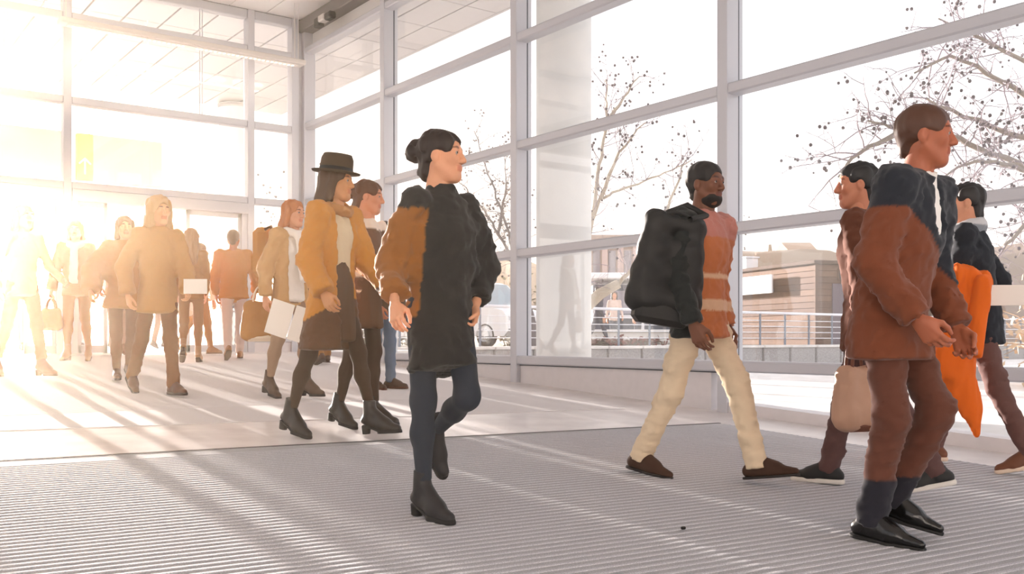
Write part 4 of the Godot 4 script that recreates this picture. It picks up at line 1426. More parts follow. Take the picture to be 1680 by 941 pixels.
	if s.has("hat"):
		var hm := cloth("cloth_%s" % s.hat.to_html(false), s.hat)
		var o := part("hat", lathe([Vector2(0.0, 0.0), Vector2(0.145, 0.008), Vector2(0.15, 0.016), Vector2(0.105, 0.012), Vector2(0.102, 0.03), Vector2(0.098, 0.095), Vector2(0.085, 0.125), Vector2(0.05, 0.118), Vector2(0.0, 0.105)], 28), hm, root)
		o.transform = ht * Transform3D(Basis(Vector3.RIGHT, 0.12).scaled(Vector3(0.92, 1.0, 1.05)), Vector3(0, 0.05, -0.012))
		var band := part("hat_band", lathe([Vector2(0.1035, 0.014), Vector2(0.1045, 0.018), Vector2(0.102, 0.042), Vector2(0.1, 0.042)], 28), mat("hat_band", Color(0.08, 0.07, 0.06), 0.6), o)
	if s.has("beard"):
		f = Fld.new(Vector3(-0.09, -0.16, -0.06), Vector3(0.09, 0.02, 0.12), 0.007)
		f.egg(Vector3(0, -0.084, 0.03), Vector3(0.06, 0.048, 0.056), 0.02)
		f.egg(Vector3(0, -0.03, 0.09), Vector3(0.03, 0.042, 0.03), 0.01, true)
		f.egg(Vector3(0, 0.0, 0.06), Vector3(0.055, 0.048, 0.06), 0.01, true)
		f.folds(crease, 0.004, Vector3(500, 300, 500))
		var o := part("beard", joined([f.geo()]), mat("beard_%s" % s.beard.to_html(false), s.beard, 0.8), root)
		o.transform = ht
	return j

func upper(s: Dictionary, j: Dictionary, top: Dictionary, root: Node3D, w: float, u: float, cell: float) -> void:
	var F: Vector3 = j.F
	var H: float = j.H
	var hem_y: float = top.get("hem", 0.47) * H - j.drop
	var foot: Vector3 = Vector3(j.pel.x, hem_y, j.pel.z) + F * top.get("fwd", 0.0)
	var bd := bounds(j, ["pel", "neck", "shl", "shr", "ell", "elr", "hal", "har"], 0.2)
	bd[0] = (bd[0] as Vector3).min(foot - Vector3(0.38, 0.04, 0.38))
	bd[1] = (bd[1] as Vector3).max(Vector3(0.38, 0, 0.38) + foot)
	var f := Fld.new(bd[0], bd[1], cell)
	var a: float = top.get("add", 0.0)
	var sl: float = top.get("sleeve", 1.0)     # how far down the forearm
	var sw: float = top.get("wide", 1.0)
	f.cone(j.waist - j.T * 0.02, j.chest, 0.158 * w + a, 0.182 * w + a, 0.03, 0, 1.5, F)
	f.cone(j.chest, j.neck - j.T * 0.045 * H, 0.18 * w + a, 0.13 * w + a, 0.04, 0, 1.55, F)
	f.cone(j.shl, j.shr, 0.06 * w + a, 0.06 * w + a, 0.03)
	if not top.get("vest", false):
		for n in ["l", "r"]:
			f.cone(j["sh" + n], j["el" + n], 0.064 * w + a, 0.055 * w * sw + a, 0.03)
			var e: Vector3 = j["el" + n].lerp(j["ha" + n], 0.97 * sl)
			f.cone(j["el" + n], e, 0.054 * w * sw + a, 0.043 * u * (sw * 1.15 if sw > 1.0 else 1.0) + a, 0.02, 2)
		if top.has("web"):
			for n in ["l", "r"]:
				f.cone(j["el" + n], j.waist + (j["el" + n] - j.waist) * 0.3, 0.05, 0.09, 0.06)
				f.cone(j["el" + n].lerp(j["sh" + n], 0.5), j.chest, 0.06, 0.1, 0.06)
	f.cone(j.waist, j.pel, 0.16 * w + a, 0.168 * w + a, 0.03, 0, 1.42, F)
	if hem_y < j.pel.y - 0.01:
		f.cone(j.pel, foot, 0.168 * w + a, top.get("r", 0.19) * w + a, 0.03, 2, top.get("sq", 1.35), F)
	f.cone(j.neck - j.T * 0.05, j.neck + j.T * top.get("collar", 0.015), 0.078 * u + a, 0.064 * u + a * 0.5, 0.03, 2)
	if top.has("open"):
		# an open front: a wedge taken away down the middle
		var o: float = top.open
		f.cone(j.neck + F * 0.1 + Vector3(0, 0.02, 0), j.chest + F * (0.13 + a), o * 0.8, o, 0.01, 0, 1.0, F, true)
		if not top.get("vneck", false): f.cone(j.chest + F * (0.13 + a), j.pel + F * (0.15 + a), o, o, 0.01, 0, 1.0, F, true)
		if not top.get("vneck", false): f.cone(j.pel + F * (0.15 + a), foot + F * (0.2 + a) - Vector3(0, 0.1, 0), o, o * 1.1, 0.01, 0, 1.0, F, true)
	f.folds(crease, top.get("fold", 0.012), Vector3(130, 150, 130))
	f.folds(ridge, top.get("fold", 0.012) * 0.75, Vector3(260, 330, 260))
	var g := f.geo()
	if top.has("paint"): g = paint(g, top.paint)
	var o2 := part(top.get("name", "jacket"), joined([g]), cloth("cloth_%s" % top.c.to_html(false), top.c, top.get("rough", 0.92)), root)
	if top.has("note"): tag(o2, top.note)

func world(j: Dictionary, p: Vector3) -> Vector3:
	return (j.root as Node3D).transform * p

# ------------------------------------------------------------------ who walks where
func make_people() -> void:
	prepare()
	var black := Color(0.055, 0.055, 0.065)
	var navy := Color(0.075, 0.1, 0.14)
	var navy_l := lin(Color(0.09, 0.115, 0.155))
	var flare_rust_l := lin(Color(0.44, 0.22, 0.13))  # lens-flare tint, painted over the lower part of a navy coat
	var light := Color(0.86, 0.62, 0.48)
	var tan_skin := Color(0.72, 0.46, 0.32)
	var dark_shoe := Color(0.06, 0.055, 0.06)

	# 1 woman in the black coat
	var amber := lin(Color(0.55, 0.34, 0.13))  # glow of the lens flare, painted into the back of the black coat
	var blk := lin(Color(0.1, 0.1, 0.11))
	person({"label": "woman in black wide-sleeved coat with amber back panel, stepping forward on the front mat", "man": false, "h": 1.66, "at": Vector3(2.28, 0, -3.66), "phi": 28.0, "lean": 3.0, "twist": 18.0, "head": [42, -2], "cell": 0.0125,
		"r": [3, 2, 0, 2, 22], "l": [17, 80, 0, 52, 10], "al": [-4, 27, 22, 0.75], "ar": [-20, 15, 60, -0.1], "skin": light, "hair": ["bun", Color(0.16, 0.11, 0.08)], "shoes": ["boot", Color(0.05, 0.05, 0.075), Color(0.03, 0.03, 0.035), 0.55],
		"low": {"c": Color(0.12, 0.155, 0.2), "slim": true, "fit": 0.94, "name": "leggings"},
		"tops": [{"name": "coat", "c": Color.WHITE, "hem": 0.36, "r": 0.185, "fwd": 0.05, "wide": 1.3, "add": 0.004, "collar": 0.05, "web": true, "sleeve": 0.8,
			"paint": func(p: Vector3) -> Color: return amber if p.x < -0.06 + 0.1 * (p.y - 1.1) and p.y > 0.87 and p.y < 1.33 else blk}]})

	# 2 woman with the hat
	var ochre := lin(Color(0.78, 0.53, 0.2))  # flare light painted into the upper coat; umber is its own brown
	var umber := lin(Color(0.36, 0.24, 0.13))
	person({"label": "woman in dark felt hat, long ochre coat and black heeled ankle boots", "man": false, "h": 1.8, "at": Vector3(2.87, 0, -5.95), "phi": 62.0, "lean": 3.0, "head": [15, 0], "cell": 0.015,
		"r": [-16, 5, 0, 12], "l": [20, 5, 0, -4], "al": [16, 12, 30, 0.1], "ar": [-6, 12, 40, 0.0], "skin": Color(0.8, 0.57, 0.38), "hair": ["bob", Color(0.3, 0.2, 0.1)], "hat": Color(0.3, 0.24, 0.17), "shoes": ["boot", Color(0.12, 0.085, 0.05), Color(0.08, 0.06, 0.05), 0.35],
		"low": {"c": Color(0.25, 0.17, 0.1), "slim": true, "fit": 0.86, "name": "tights"}, "skirt": {"c": Color(0.33, 0.22, 0.12), "hem": 0.34, "r": 0.21},
		"tops": [{"name": "blouse", "c": Color(0.86, 0.78, 0.64), "hem": 0.44, "vest": true, "add": -0.004},
			{"name": "coat", "c": Color.WHITE, "hem": 0.31, "r": 0.26, "open": 0.1, "add": 0.024, "collar": 0.03, "wide": 1.1, "paint": func(p: Vector3) -> Color: return ochre if p.y > 0.86 + 0.5 * p.x else umber}],
		"scarf": {"c": Color(0.7, 0.5, 0.3), "r": 0.034}})

	# 3 woman in the striped pullover
	var brown := lin(Color(0.42, 0.29, 0.2))
	var cream := lin(Color(0.93, 0.87, 0.8))
	person({"label": "woman in brown pullover with cream stripes, half hidden behind the woman in black", "man": false, "h": 1.74, "at": Vector3(3.3, 0, -6.35), "phi": 62.0, "lean": 5.0, "head": [20, 4], "cell": 0.016,
		"r": [-4, 12, 0, 12], "l": [6, 6, 0, 0], "al": [14, 10, 50, 0.1], "ar": [14, 8, 45, 0.1], "skin": Color(0.83, 0.58, 0.45), "hair": ["bun", Color(0.38, 0.24, 0.14)], "shoes": ["boot", Color(0.12, 0.085, 0.05), Color(0.08, 0.06, 0.05), 0.35],
		"low": {"c": Color(0.24, 0.16, 0.1), "slim": true, "fit": 0.9, "name": "leggings"}, "skirt": {"c": Color(0.36, 0.24, 0.14), "hem": 0.38, "r": 0.2},
		"tops": [{"name": "pullover", "c": Color.WHITE, "hem": 0.49, "collar": 0.02, "paint": func(p: Vector3) -> Color:
			var y := p.y
			return cream if (y > 1.19 and y < 1.235) or (y > 1.09 and y < 1.12) or y > 1.43 or (y > 0.97 and y < 0.99) else brown}]})

	# 4 woman in white
	var j4 := person({"label": "woman with reddish hair, white scarf and tan jacket, carrying papers and a rucksack", "man": false, "h": 1.76, "at": Vector3(3.62, 0, -8.37), "phi": 52.0, "lean": 4.0, "head": [10, 2], "cell": 0.018,
		"r": [-8, 10, 0, 12], "l": [12, 6, 0, 0], "al": [24, 12, 46, 0.15], "ar": [-16, 14, 24, 0.0], "grip": "l", "skin": light, "hair": ["bob", Color(0.72, 0.44, 0.24)], "shoes": ["boot", Color(0.3, 0.2, 0.12), Color(0.15, 0.1, 0.08), 0.5],
		"low": {"c": Color(0.62, 0.5, 0.4), "slim": true, "name": "trousers"},
		"tops": [{"name": "shirt", "c": Color(0.95, 0.92, 0.88), "hem": 0.47, "vest": true, "add": 0.0}, {"name": "jacket", "c": Color(0.8, 0.63, 0.42), "hem": 0.46, "open": 0.12, "add": 0.022, "collar": 0.03}],
		"scarf": {"c": Color(0.97, 0.94, 0.9), "tail": 0.4, "r": 0.04}})
	paper("open white brochure held by the woman with the white scarf", Vector3(3.41, 1.10, -7.85), YAW + 6.0)
	bag("shopping_bag", "tan shoulder bag with a pale flap hanging behind the woman with the white scarf", Vector3(3.46, 1.13, -8.62), YAW + 20.0, Vector3(0.36, 0.3, 0.14), Color(0.72, 0.5, 0.24), Color(0.95, 0.88, 0.78), 0.2)
	pack("rucksack", "square amber rucksack on the back of the woman with the white scarf", world(j4, j4.chest - j4.F * 0.26 + Vector3(-0.05, 0.0, 0.0)), YAW + 52.0, Vector3(0.3, 0.46, 0.17), Color(0.7, 0.46, 0.14))

	# 5 the pair left of the middle
	person({"label": "tall walker in tan coat with big hair, white label at the waist and brown boots", "man": false, "h": 1.8, "at": Vector3(2.62, 0, -9.0), "phi": 42.0, "lean": 3.0, "head": [5, 0], "cell": 0.02,
		"r": [-16, 20, 0, 30], "l": [10, 2, 0, 0], "al": [12, 10, 30, 0.3], "ar": [-14, 22, 30, 0.2], "skin": Color(0.85, 0.62, 0.42), "hair": ["big", Color(0.72, 0.55, 0.33)], "shoes": ["sneaker", Color(0.36, 0.2, 0.09), Color(0.2, 0.12, 0.08)],
		"low": {"c": Color(0.5, 0.32, 0.16), "name": "trousers"},
		"tops": [{"name": "coat", "c": Color(0.74, 0.54, 0.3), "hem": 0.42, "r": 0.19, "collar": 0.05, "wide": 1.25, "add": 0.015}]})
	person({"label": "walker in wide tan poncho just behind the tall walker", "man": false, "h": 1.7, "at": Vector3(2.72, 0, -10.5), "phi": 30.0, "head": [0, 0], "cell": 0.022,
		"r": [8, 4, 0, 0], "l": [-10, 20, 0, 24], "al": [10, 30, 20, 0.2], "ar": [10, 34, 20, 0.2], "skin": Color(0.85, 0.62, 0.42), "hair": ["bob", Color(0.6, 0.43, 0.25)], "shoes": ["sneaker", Color(0.36, 0.2, 0.09), Color(0.2, 0.12, 0.08)],
		"low": {"c": Color(0.5, 0.33, 0.2), "slim": true}, "tops": [{"name": "poncho", "c": Color(0.7, 0.48, 0.24), "hem": 0.44, "r": 0.24, "wide": 1.7, "add": 0.02, "web": true, "collar": 0.04}]})
	plate("white_label", "small white document wallet held at the waist of the tall walker in tan", Vector3(2.83, 1.42, -8.6), YAW + 6.0, Vector3(0.2, 0.13, 0.02), Color(0.96, 0.93, 0.88))

	# 6 long-haired woman and the man walking away, with the one between
	person({"label": "woman with long straight hair walking away towards the doors", "man": false, "h": 1.74, "at": Vector3(4.19, 0, -12.9), "phi": 196.0, "head": [-5, 2], "cell": 0.022,
		"r": [6, 2, 0, 0], "l": [-12, 26, 0, 34], "al": [2, 6, 20, 0.1], "ar": [4, 6, 20, 0.1], "skin": light, "hair": ["long", Color(0.58, 0.38, 0.18)], "shoes": ["boot", Color(0.6, 0.42, 0.25), Color(0.3, 0.2, 0.12)],
		"low": {"c": Color(0.58, 0.38, 0.2), "slim": true}, "tops": [{"name": "jacket", "c": Color(0.62, 0.41, 0.2), "hem": 0.46, "collar": 0.04}]})
	var j7 := person({"label": "man in amber brown pullover and pale trousers walking away beside the door jamb", "man": true, "h": 1.82, "at": Vector3(4.93, 0, -13.35), "phi": 200.0, "head": [-12, 0], "cell": 0.022,
		"r": [8, 2, 0, 0], "l": [-10, 20, 0, 30], "al": [4, 12, 22, 0.2], "ar": [6, 20, 30, 0.1], "skin": tan_skin, "hair": ["crop", Color(0.4, 0.25, 0.1)], "shoes": ["dress", Color(0.58, 0.38, 0.2), Color(0.4, 0.28, 0.16)],
		"low": {"c": Color(0.8, 0.7, 0.66)}, "tops": [{"name": "pullover", "c": Color(0.7, 0.44, 0.14), "hem": 0.47, "add": 0.012, "collar": 0.02}]})
	var j8 := person({"label": "slim walker with white shoulder bag between the long-haired woman and the man in amber", "man": false, "h": 1.66, "at": Vector3(4.75, 0, -14.3), "phi": 150.0, "head": [10, 0], "cell": 0.024,
		"r": [14, 4, 0, 0], "l": [-14, 16, 0, 26], "al": [10, 10, 40, 0.2], "ar": [0, 12, 10, 0.0], "skin": light, "hair": ["short", Color(0.5, 0.35, 0.2)], "shoes": ["sneaker", Color(0.6, 0.42, 0.25), Color(0.5, 0.4, 0.3)],
		"low": {"c": Color(0.62, 0.42, 0.22), "slim": true}, "tops": [{"name": "shirt", "c": Color(0.9, 0.84, 0.76), "hem": 0.48}]})
	bag("shoulder_bag", "white shoulder bag of the slim walker beside the man in amber", world(j8, j8.pel + Vector3(-0.1, 0.02, 0.28)), YAW + 5.0, Vector3(0.24, 0.5, 0.12), Color(0.95, 0.91, 0.86), Color(0.9, 0.82, 0.72), 0.3)

	# 7 left edge
	var j9 := person({"label": "walker with pale scarf and dark jacket coming in through the left doorway", "man": false, "h": 1.74, "at": Vector3(2.86, 0, -13.3), "phi": 12.0, "head": [0, 0], "cell": 0.022,
		"r": [8, 2, 0, 0], "l": [-10, 18, 0, 26], "al": [4, 16, 16, 0.0], "ar": [2, 16, 10, 0.0], "grip": "r", "skin": light, "hair": ["bob", Color(0.7, 0.52, 0.3)], "shoes": ["boot", Color(0.6, 0.42, 0.25), Color(0.4, 0.28, 0.16)],
		"low": {"c": Color(0.62, 0.4, 0.2), "slim": true}, "tops": [{"name": "jacket", "c": Color(0.66, 0.47, 0.26), "hem": 0.45, "wide": 1.2, "add": 0.01}], "scarf": {"c": Color(0.95, 0.9, 0.82), "tail": 0.45, "r": 0.04}})
	bag("handbag", "small brown handbag in the hand of the walker with the pale scarf", world(j9, j9.har + Vector3(0.0, -0.36, 0.0)), YAW, Vector3(0.24, 0.22, 0.1), Color(0.66, 0.44, 0.2), Color(0.6, 0.4, 0.2), 0.16)
	person({"label": "walker cut off by the left edge in tan trousers and pale top", "man": false, "h": 1.76, "at": Vector3(1.88, 0, -11.2), "phi": 60.0, "head": [0, 0], "cell": 0.022,
		"r": [-16, 14, 0, 22], "l": [16, 4, 0, 0], "al": [16, 14, 40, 0.1], "ar": [-16, 14, 30, 0.0], "skin": light, "hair": ["bob", Color(0.72, 0.55, 0.33)], "shoes": ["boot", Color(0.5, 0.33, 0.18), Color(0.4, 0.28, 0.16)],
		"low": {"c": Color(0.66, 0.4, 0.2)}, "tops": [{"name": "jacket", "c": Color(0.8, 0.68, 0.5), "hem": 0.46}]})
	person({"label": "distant man in pinkish trousers beyond the left doorway, near the brown handbag", "man": true, "h": 1.76, "at": Vector3(2.55, 0, -15.9), "ground": ramp(-15.0), "flat": true, "phi": 40.0, "cell": 0.026,
		"r": [-10, 16, 0, 26], "l": [14, 4, 0, 0], "al": [12, 10, 20, 0.0], "ar": [-12, 10, 20, 0.0], "skin": tan_skin, "hair": ["short", Color(0.5, 0.36, 0.2)], "shoes": ["dress", Color(0.4, 0.26, 0.18), Color(0.3, 0.2, 0.14)],
		"low": {"c": Color(0.68, 0.5, 0.42)}, "tops": [{"name": "jacket", "c": Color(0.8, 0.66, 0.5), "hem": 0.46}]})
	person({"label": "man in brown jacket coming in through the doorway right of the walker with the scarf", "man": true, "h": 1.8, "at": Vector3(3.68, 0, -14.5), "phi": 30.0, "cell": 0.024,
		"r": [10, 2, 0, 0], "l": [-10, 18, 0, 26], "al": [-10, 10, 20, 0.0], "ar": [12, 12, 24, 0.0], "skin": tan_skin, "hair": ["short", Color(0.5, 0.36, 0.2)], "shoes": ["dress", Color(0.5, 0.33, 0.2), Color(0.4, 0.28, 0.16)],
		"low": {"c": Color(0.66, 0.5, 0.42)}, "tops": [{"name": "jacket", "c": Color(0.68, 0.49, 0.28), "hem": 0.46}]})
	var far := [[3.9, -18.2, 20.0, "grey trousers, leftmost of those outside the doors"], [5.0, -20.0, 60.0, "pink trousers, second from left outside the doors"], [5.55, -20.6, 200.0, "blue trousers, third from left outside the doors"], [6.35, -21.5, 160.0, "brown trousers, fourth from left outside the doors"], [6.8, -18.4, 30.0, "dark trousers seen through the fixed right door leaf"]]
	for i in far.size():
		var a: Array = far[i]
		person({"label": "distant walker in " + a[3], "man": i % 2 == 0, "h": 1.7 + 0.03 * i, "at": Vector3(a[0], 0, a[1]), "ground": ramp(-15.0), "flat": true, "phi": a[2], "cell": 0.03, "group": "far walkers outside the doors",
			"r": [12 - 4 * i, 4, 0, 0], "l": [-12 + 3 * i, 16, 0, 20], "al": [8, 10, 20, 0.0], "ar": [-8, 10, 20, 0.0], "skin": tan_skin, "hair": [["short", "bob", "crop", "short", "bob"][i], Color(0.36, 0.26, 0.18)], "shoes": ["dress", Color(0.3, 0.22, 0.2), Color(0.25, 0.2, 0.2)],
			"low": {"c": [Color(0.6, 0.56, 0.6), Color(0.72, 0.55, 0.5), Color(0.42, 0.46, 0.6), Color(0.55, 0.42, 0.36), Color(0.4, 0.35, 0.4)][i]}, "tops": [{"name": "jacket", "c": [Color(0.5, 0.42, 0.38), Color(0.7, 0.6, 0.5), Color(0.5, 0.46, 0.5), Color(0.6, 0.48, 0.34), Color(0.5, 0.42, 0.36)][i], "hem": 0.45}]})

	# 8 hidden walkers whose legs show between the near ones
	person({"label": "walker in blue jeans and brown shoes behind the woman in the striped pullover", "man": true, "h": 1.74, "at": Vector3(4.86, 0, -8.9), "phi": 60.0, "cell": 0.022,
		"r": [-2, 6, 0, 4], "l": [4, 3, 0, 0], "al": [0, 8, 20, 0.1], "ar": [0, 8, 20, 0.1], "skin": tan_skin, "hair": ["short", Color(0.2, 0.14, 0.1)], "shoes": ["sneaker", Color(0.3, 0.2, 0.14), Color(0.35, 0.2, 0.12)],
		"low": {"c": Color(0.4, 0.46, 0.54), "name": "jeans"}, "tops": [{"name": "jacket", "c": Color(0.36, 0.27, 0.18), "hem": 0.46}]})
	person({"label": "walker far behind the woman in the hat, only brown shoes showing", "man": true, "h": 1.7, "at": Vector3(5.72, 0, -12.15), "phi": 210.0, "cell": 0.026,
		"r": [6, 3, 0, 0], "l": [-6, 14, 0, 20], "al": [0, 8, 20, 0.1], "ar": [0, 8, 20, 0.1], "skin": tan_skin, "hair": ["crop", Color(0.3, 0.2, 0.1)], "shoes": ["dress", Color(0.3, 0.18, 0.1), Color(0.25, 0.15, 0.1)],
		"low": {"c": Color(0.6, 0.42, 0.24)}, "tops": [{"name": "jacket", "c": Color(0.5, 0.36, 0.2), "hem": 0.46}]})

	# 9 man with the black bag
	var orange := lin(Color(0.72, 0.42, 0.25))
	var pinkish := lin(Color(0.72, 0.47, 0.42))
	var paleb := lin(Color(0.83, 0.68, 0.55))
	var dk := lin(Color(0.1, 0.125, 0.13))
	var j16 := person({"label": "striding man in beige trousers, terracotta pullover and dark jacket with large black bag", "man": true, "h": 1.79, "at": Vector3(4.0, 0, -3.72), "phi": 52.0, "lean": 3.0, "head": [-10, 0], "cell": 0.0125, "twist": -8.0,
		"r": [-17, 10, 0, 8], "l": [26, 12, 0, -8], "al": [-14, 10, 30, 0.1], "ar": [4, 16, 20, 0.05], "skin": Color(0.45, 0.27, 0.19), "hair": ["crop", Color(0.07, 0.05, 0.05)], "beard": Color(0.08, 0.06, 0.055), "shoes": ["dress", Color(0.24, 0.14, 0.08), Color(0.12, 0.09, 0.08), 0.85],
		"low": {"c": Color(0.86, 0.78, 0.66), "fit": 1.06},
		"tops": [{"name": "pullover", "c": Color.WHITE, "hem": 0.46, "collar": 0.02, "add": 0.012, "paint": func(p: Vector3) -> Color:
			if p.x < -0.04: return dk
			if p.y > 1.32: return pinkish
			return paleb if (p.y > 0.93 and p.y < 0.985) or (p.y > 1.1 and p.y < 1.13) else orange}]})
	var sb := bag("shoulder_bag", "large black shoulder bag slung behind the man in beige trousers", world(j16, j16.pel + Vector3(-0.2, 0.26, 0.2)), YAW + 8.0, Vector3(0.34, 0.5, 0.16), Color(0.05, 0.06, 0.065), Color(0.07, 0.08, 0.085), 0.06)
	sb.rotate_object_local(Vector3.BACK, -0.16)
	var inv := sb.transform.affine_inverse()
	var over := world(j16, j16.shr + Vector3(0.02, 0.09, 0.0))
	part("strap", tube_mesh([Vector3(-0.06, 0.24, -0.06), inv * (over + Vector3(-0.09, -0.04, -0.05)), inv * over, inv * (over + Vector3(0.06, -0.06, 0.08)), Vector3(0.06, 0.24, 0.06)], 0.018, 0.018, 8), mats["bagtrim_%s" % Color(0.07, 0.08, 0.085).to_html(false)], sb)

	# 10 the group at the right
	var j17 := person({"label": "tall man in front at the right, navy and rust coat, black pointed leather shoes", "man": true, "h": 1.83, "at": Vector3(3.70, 0, -2.37), "phi": 50.0, "lean": 12.5, "head": [12, 2], "cell": 0.013, "twist": -6.0,
		"r": [5, 16, 0, 4], "l": [22, 48, 0, 14], "al": [-6, 10, 32, 0.25], "ar": [-10, 12, 44, 0.3], "skin": Color(0.66, 0.38, 0.26), "hair": ["crop", Color(0.3, 0.17, 0.1)], "shoes": ["dress", Color(0.035, 0.035, 0.04), Color(0.03, 0.03, 0.03), 0.2],
		"low": {"c": Color.WHITE, "fit": 1.08, "paint": func(p: Vector3) -> Color: return lin(Color(0.36, 0.2, 0.15)) if p.y > 0.26 else lin(Color(0.085, 0.1, 0.14))},  # navy trousers; the brown above the cuffs is painted flare light
		"tops": [{"name": "shirt", "c": Color(0.93, 0.92, 0.9), "hem": 0.5, "vest": true, "add": -0.004, "collar": 0.045},
			{"name": "coat", "c": Color.WHITE, "hem": 0.42, "r": 0.2, "add": 0.022, "open": 0.06, "vneck": true, "collar": 0.02, "paint": func(p: Vector3) -> Color: return navy_l if p.y > 1.36 - 0.9 * maxf(0.0, p.x + 0.02) else flare_rust_l}]})
	var j18 := person({"label": "dark-haired man facing left in rust brown jacket with a handbag, behind the tall man", "man": true, "h": 1.77, "at": Vector3(4.56, 0, -3.04), "phi": -118.0, "lean": 5.0, "head": [22, 0], "cell": 0.015,
		"r": [18, 6, 0, 0], "l": [-18, 10, 0, 14], "al": [-8, 9, 10, 0.05], "ar": [-6, 8, 20, 0.1], "grip": "l", "skin": Color(0.74, 0.48, 0.36), "hair": ["short", Color(0.06, 0.065, 0.08)], "shoes": ["sneaker", Color(0.05, 0.055, 0.065), Color(0.85, 0.83, 0.8), 0.6],
		"low": {"c": Color(0.34, 0.23, 0.22), "fit": 1.02}, "tops": [{"name": "jacket", "c": Color(0.38, 0.2, 0.12), "hem": 0.43, "add": 0.008, "collar": 0.03}]})
	bag("handbag", "pale tan handbag with darker base held by the man facing left", world(j18, j18.hal + Vector3(-0.04, -0.32, 0.06)), YAW + 20.0, Vector3(0.19, 0.26, 0.12), Color(0.72, 0.56, 0.46), Color(0.42, 0.22, 0.13), 0.2)
	var grey_l := lin(Color(0.5, 0.52, 0.55))
	var pale_l := lin(Color(0.78, 0.78, 0.79))
	var j19 := person({"label": "man at the right edge facing left, navy jacket, grey scarf and brown trousers", "man": true, "h": 1.8, "at": Vector3(5.86, 0, -3.15), "phi": -122.0, "lean": 6.0, "head": [18, 0], "cell": 0.015,
		"r": [22, 8, 0, 0], "l": [-16, 8, 0, 14], "al": [8, 8, 62, 0.0], "ar": [-30, 14, 64, 0.0], "grip": "r", "skin": Color(0.82, 0.58, 0.46), "hair": ["short", Color(0.1, 0.09, 0.1)], "shoes": ["sneaker", Color(0.42, 0.24, 0.14), Color(0.86, 0.78, 0.7), 0.6],
		"low": {"c": Color(0.38, 0.26, 0.24), "fit": 1.0}, "tops": [{"name": "jacket", "c": Color(0.075, 0.1, 0.14), "hem": 0.44, "add": 0.01, "collar": 0.03}],
		"scarf": {"c": Color.WHITE, "r": 0.05, "tail": 0.3, "blow": 0.05, "paint": func(p: Vector3) -> Color: return grey_l if fmod(p.y * 11.0, 1.0) < 0.5 else pale_l}})
	add_flare_shape("folded_coat", "bright orange coat hanging beside the man at the right edge", world(j19, j19.ell.lerp(j19.hal, 0.3) + Vector3(0.1, 0.02, 0.1)), YAW)  # orange flare over his leg, added as a solid shape; no real coat
	plate("document_folder", "wide pale folder tucked under the arm of the man at the right edge", world(j19, j19.ell + Vector3(0.27, -0.05, 0.14)), YAW, Vector3(0.44, 0.12, 0.03), Color(0.92, 0.88, 0.84))
	# outdoors behind the railing
	for i in 4:
		var a: Array = [[17.7, -20.2, 110.0, "dark coat striding past the low wall, nearest the column"], [20.3, -22.4, 0.0, "pale top standing at the kiosk window, leftmost of three"], [20.9, -22.0, 40.0, "blue jacket standing at the kiosk, middle of three"], [21.9, -21.7, -30.0, "grey jacket standing at the kiosk, rightmost of three"]][i]
		person({"label": "far person outside in " + a[3], "man": i != 1, "h": 1.72, "at": Vector3(a[0], 0, a[1]), "ground": 0.72, "flat": true, "phi": a[2], "cell": 0.03, "group": "people outside behind the railing",
			"r": [22 if i == 0 else 4, 4, 0, 0], "l": [-18 if i == 0 else -2, 20 if i == 0 else 3, 0, 24 if i == 0 else 0], "al": [10, 10, 30, 0.0], "ar": [-6, 10, 20, 0.0], "skin": light, "hair": [["short", "bob", "crop", "short"][i], Color(0.3, 0.22, 0.18)], "shoes": ["dress", Color(0.15, 0.14, 0.16), Color(0.1, 0.1, 0.1)],
			"low": {"c": Color(0.25, 0.26, 0.32)}, "tops": [{"name": "jacket", "c": [Color(0.25, 0.24, 0.3), Color(0.85, 0.75, 0.7), Color(0.3, 0.38, 0.52), Color(0.45, 0.43, 0.46)][i], "hem": 0.46}]})
	# a scrap on the mat
	var sc := put("dark_scrap", bevel_box(Vector3(0.022, 0.012, 0.016), 0.004), mat("scrap", Color(0.05, 0.045, 0.045), 0.9))
	sc.position = Vector3(3.02, ramp(-2.9) + 0.016, -2.9)
	tag(sc, "tiny dark scrap lying alone on the ribbed front mat", "scrap")

# ------------------------------------------------------------------ things they carry, and the added flare shape
func bag(called: String, label: String, at: Vector3, turn: float, size: Vector3, c: Color, c2: Color, handle: float) -> Node3D:
	var t := thing(called, label, "bag", at, turn)
	var f := Fld.new(-size * 0.75 - Vector3.ONE * 0.06, size * 0.75 + Vector3.ONE * 0.06, 0.012)
	for x in [-1, 1]:
		f.cone(Vector3(x * size.x * 0.36, -size.y * 0.38, 0), Vector3(x * size.x * 0.3, size.y * 0.44, 0), size.z * 0.5, size.z * 0.3, 0.05)
	for k in 4:
		var y := lerpf(-0.38, 0.42, k / 3.0) * size.y
		f.cone(Vector3(-size.x * 0.34, y, 0), Vector3(size.x * 0.34, y, 0), size.z * (0.5 - 0.06 * k), size.z * (0.5 - 0.06 * k), 0.05)
	f.folds(crease, 0.008, Vector3(200, 200, 200))
	part("body", joined([f.geo()]), cloth("bag_%s" % c.to_html(false), c, 0.6), t)
	box("base", Vector3(-size.x * 0.45, -size.y * 0.66, -size.z * 0.42), Vector3(size.x * 0.45, -size.y * 0.36, size.z * 0.42), mat("bagtrim_%s" % c2.to_html(false), c2, 0.6), t, 0.03)
	for z in [-1, 1]:
		var pts := []
		for k in 11:
			var a := PI * k / 10.0
			pts.append(Vector3(cos(a) * size.x * 0.26, size.y * 0.42 + sin(a) * handle, z * size.z * 0.2))
		part("handle", tube_mesh(pts, 0.009, 0.009, 6), mat("bagtrim_%s" % c2.to_html(false), c2, 0.6), t)
	return t

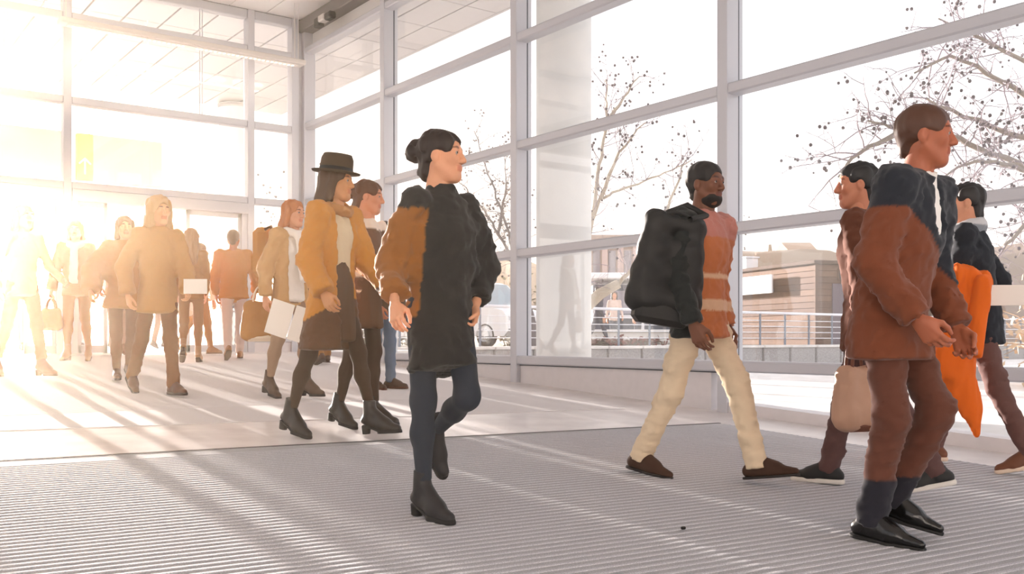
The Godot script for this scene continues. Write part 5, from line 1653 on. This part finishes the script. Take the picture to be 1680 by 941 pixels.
func pack(called: String, label: String, at: Vector3, turn: float, size: Vector3, c: Color) -> void:
	var t := thing(called, label, "backpack", at, turn)
	var m := cloth("bag_%s" % c.to_html(false), c, 0.8)
	part("body", bevel_box(size, 0.05), m, t)
	box("pocket", Vector3(-size.x * 0.38, -size.y * 0.4, -size.z * 0.5 - 0.05), Vector3(size.x * 0.38, 0.0, -size.z * 0.5 + 0.02), m, t, 0.03)
	for x in [-0.09, 0.09]:
		part("strap", tube_mesh([Vector3(x, size.y * 0.45, size.z * 0.4), Vector3(x, size.y * 0.5, size.z * 0.9), Vector3(x, 0.0, size.z * 1.5), Vector3(x, -size.y * 0.4, size.z * 0.5)], 0.014, 0.014, 6), mat("strap_brown", Color(0.4, 0.26, 0.1), 0.8), t)

func paper(label: String, at: Vector3, turn: float) -> void:
	var t := thing("brochure", label, "paper", at, turn)
	var m := mat("paper_white", Color(0.96, 0.93, 0.88), 0.8)
	for s in [-1, 1]:
		var o := part("page", bevel_box(Vector3(0.21, 0.3, 0.004), 0.001), m, t)
		o.transform = Transform3D(Basis(Vector3.UP, s * 0.35) * Basis(Vector3.BACK, -0.3), Vector3(s * 0.1, -s * 0.03, 0.03))

func plate(called: String, label: String, at: Vector3, turn: float, size: Vector3, c: Color) -> void:
	var t := thing(called, label, "folder", at, turn)
	var m := mat("folder_%s" % c.to_html(false), c, 0.7)
	for z in [-1, 1]:
		var o := part("cover", bevel_box(Vector3(size.x, size.y, 0.004), 0.001), m, t)
		o.position.z = z * (size.z * 0.5 - 0.002)
	box("sheets", Vector3(-size.x * 0.48, -size.y * 0.47, -size.z * 0.5 + 0.004), Vector3(size.x * 0.48, size.y * 0.47, size.z * 0.5 - 0.004), mat("paper_white", Color(0.96, 0.93, 0.88), 0.8), t, 0.001)

func add_flare_shape(called: String, label: String, at: Vector3, turn: float) -> void:
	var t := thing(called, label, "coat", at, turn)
	var c := Color(0.86, 0.39, 0.04)  # colour of the lens flare, not of any cloth
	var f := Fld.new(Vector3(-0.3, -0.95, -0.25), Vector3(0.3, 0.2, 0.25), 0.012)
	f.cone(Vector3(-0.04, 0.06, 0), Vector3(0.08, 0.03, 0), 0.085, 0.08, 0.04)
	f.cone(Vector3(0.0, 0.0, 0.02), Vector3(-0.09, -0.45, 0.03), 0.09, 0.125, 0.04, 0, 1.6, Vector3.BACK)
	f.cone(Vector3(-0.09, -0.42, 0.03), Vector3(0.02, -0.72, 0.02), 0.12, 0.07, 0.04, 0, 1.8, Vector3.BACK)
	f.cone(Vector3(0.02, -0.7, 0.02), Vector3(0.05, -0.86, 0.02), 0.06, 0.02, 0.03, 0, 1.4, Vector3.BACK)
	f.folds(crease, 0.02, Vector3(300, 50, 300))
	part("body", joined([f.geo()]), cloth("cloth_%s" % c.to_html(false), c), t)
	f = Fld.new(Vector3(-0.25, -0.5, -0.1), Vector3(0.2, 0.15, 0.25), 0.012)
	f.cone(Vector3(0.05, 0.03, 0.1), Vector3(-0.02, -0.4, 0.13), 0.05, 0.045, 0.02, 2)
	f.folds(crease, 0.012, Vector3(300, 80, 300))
	part("sleeve", joined([f.geo()]), cloth("cloth_%s" % c.to_html(false), c), t)  # front lobe of the added flare shape, no real sleeve
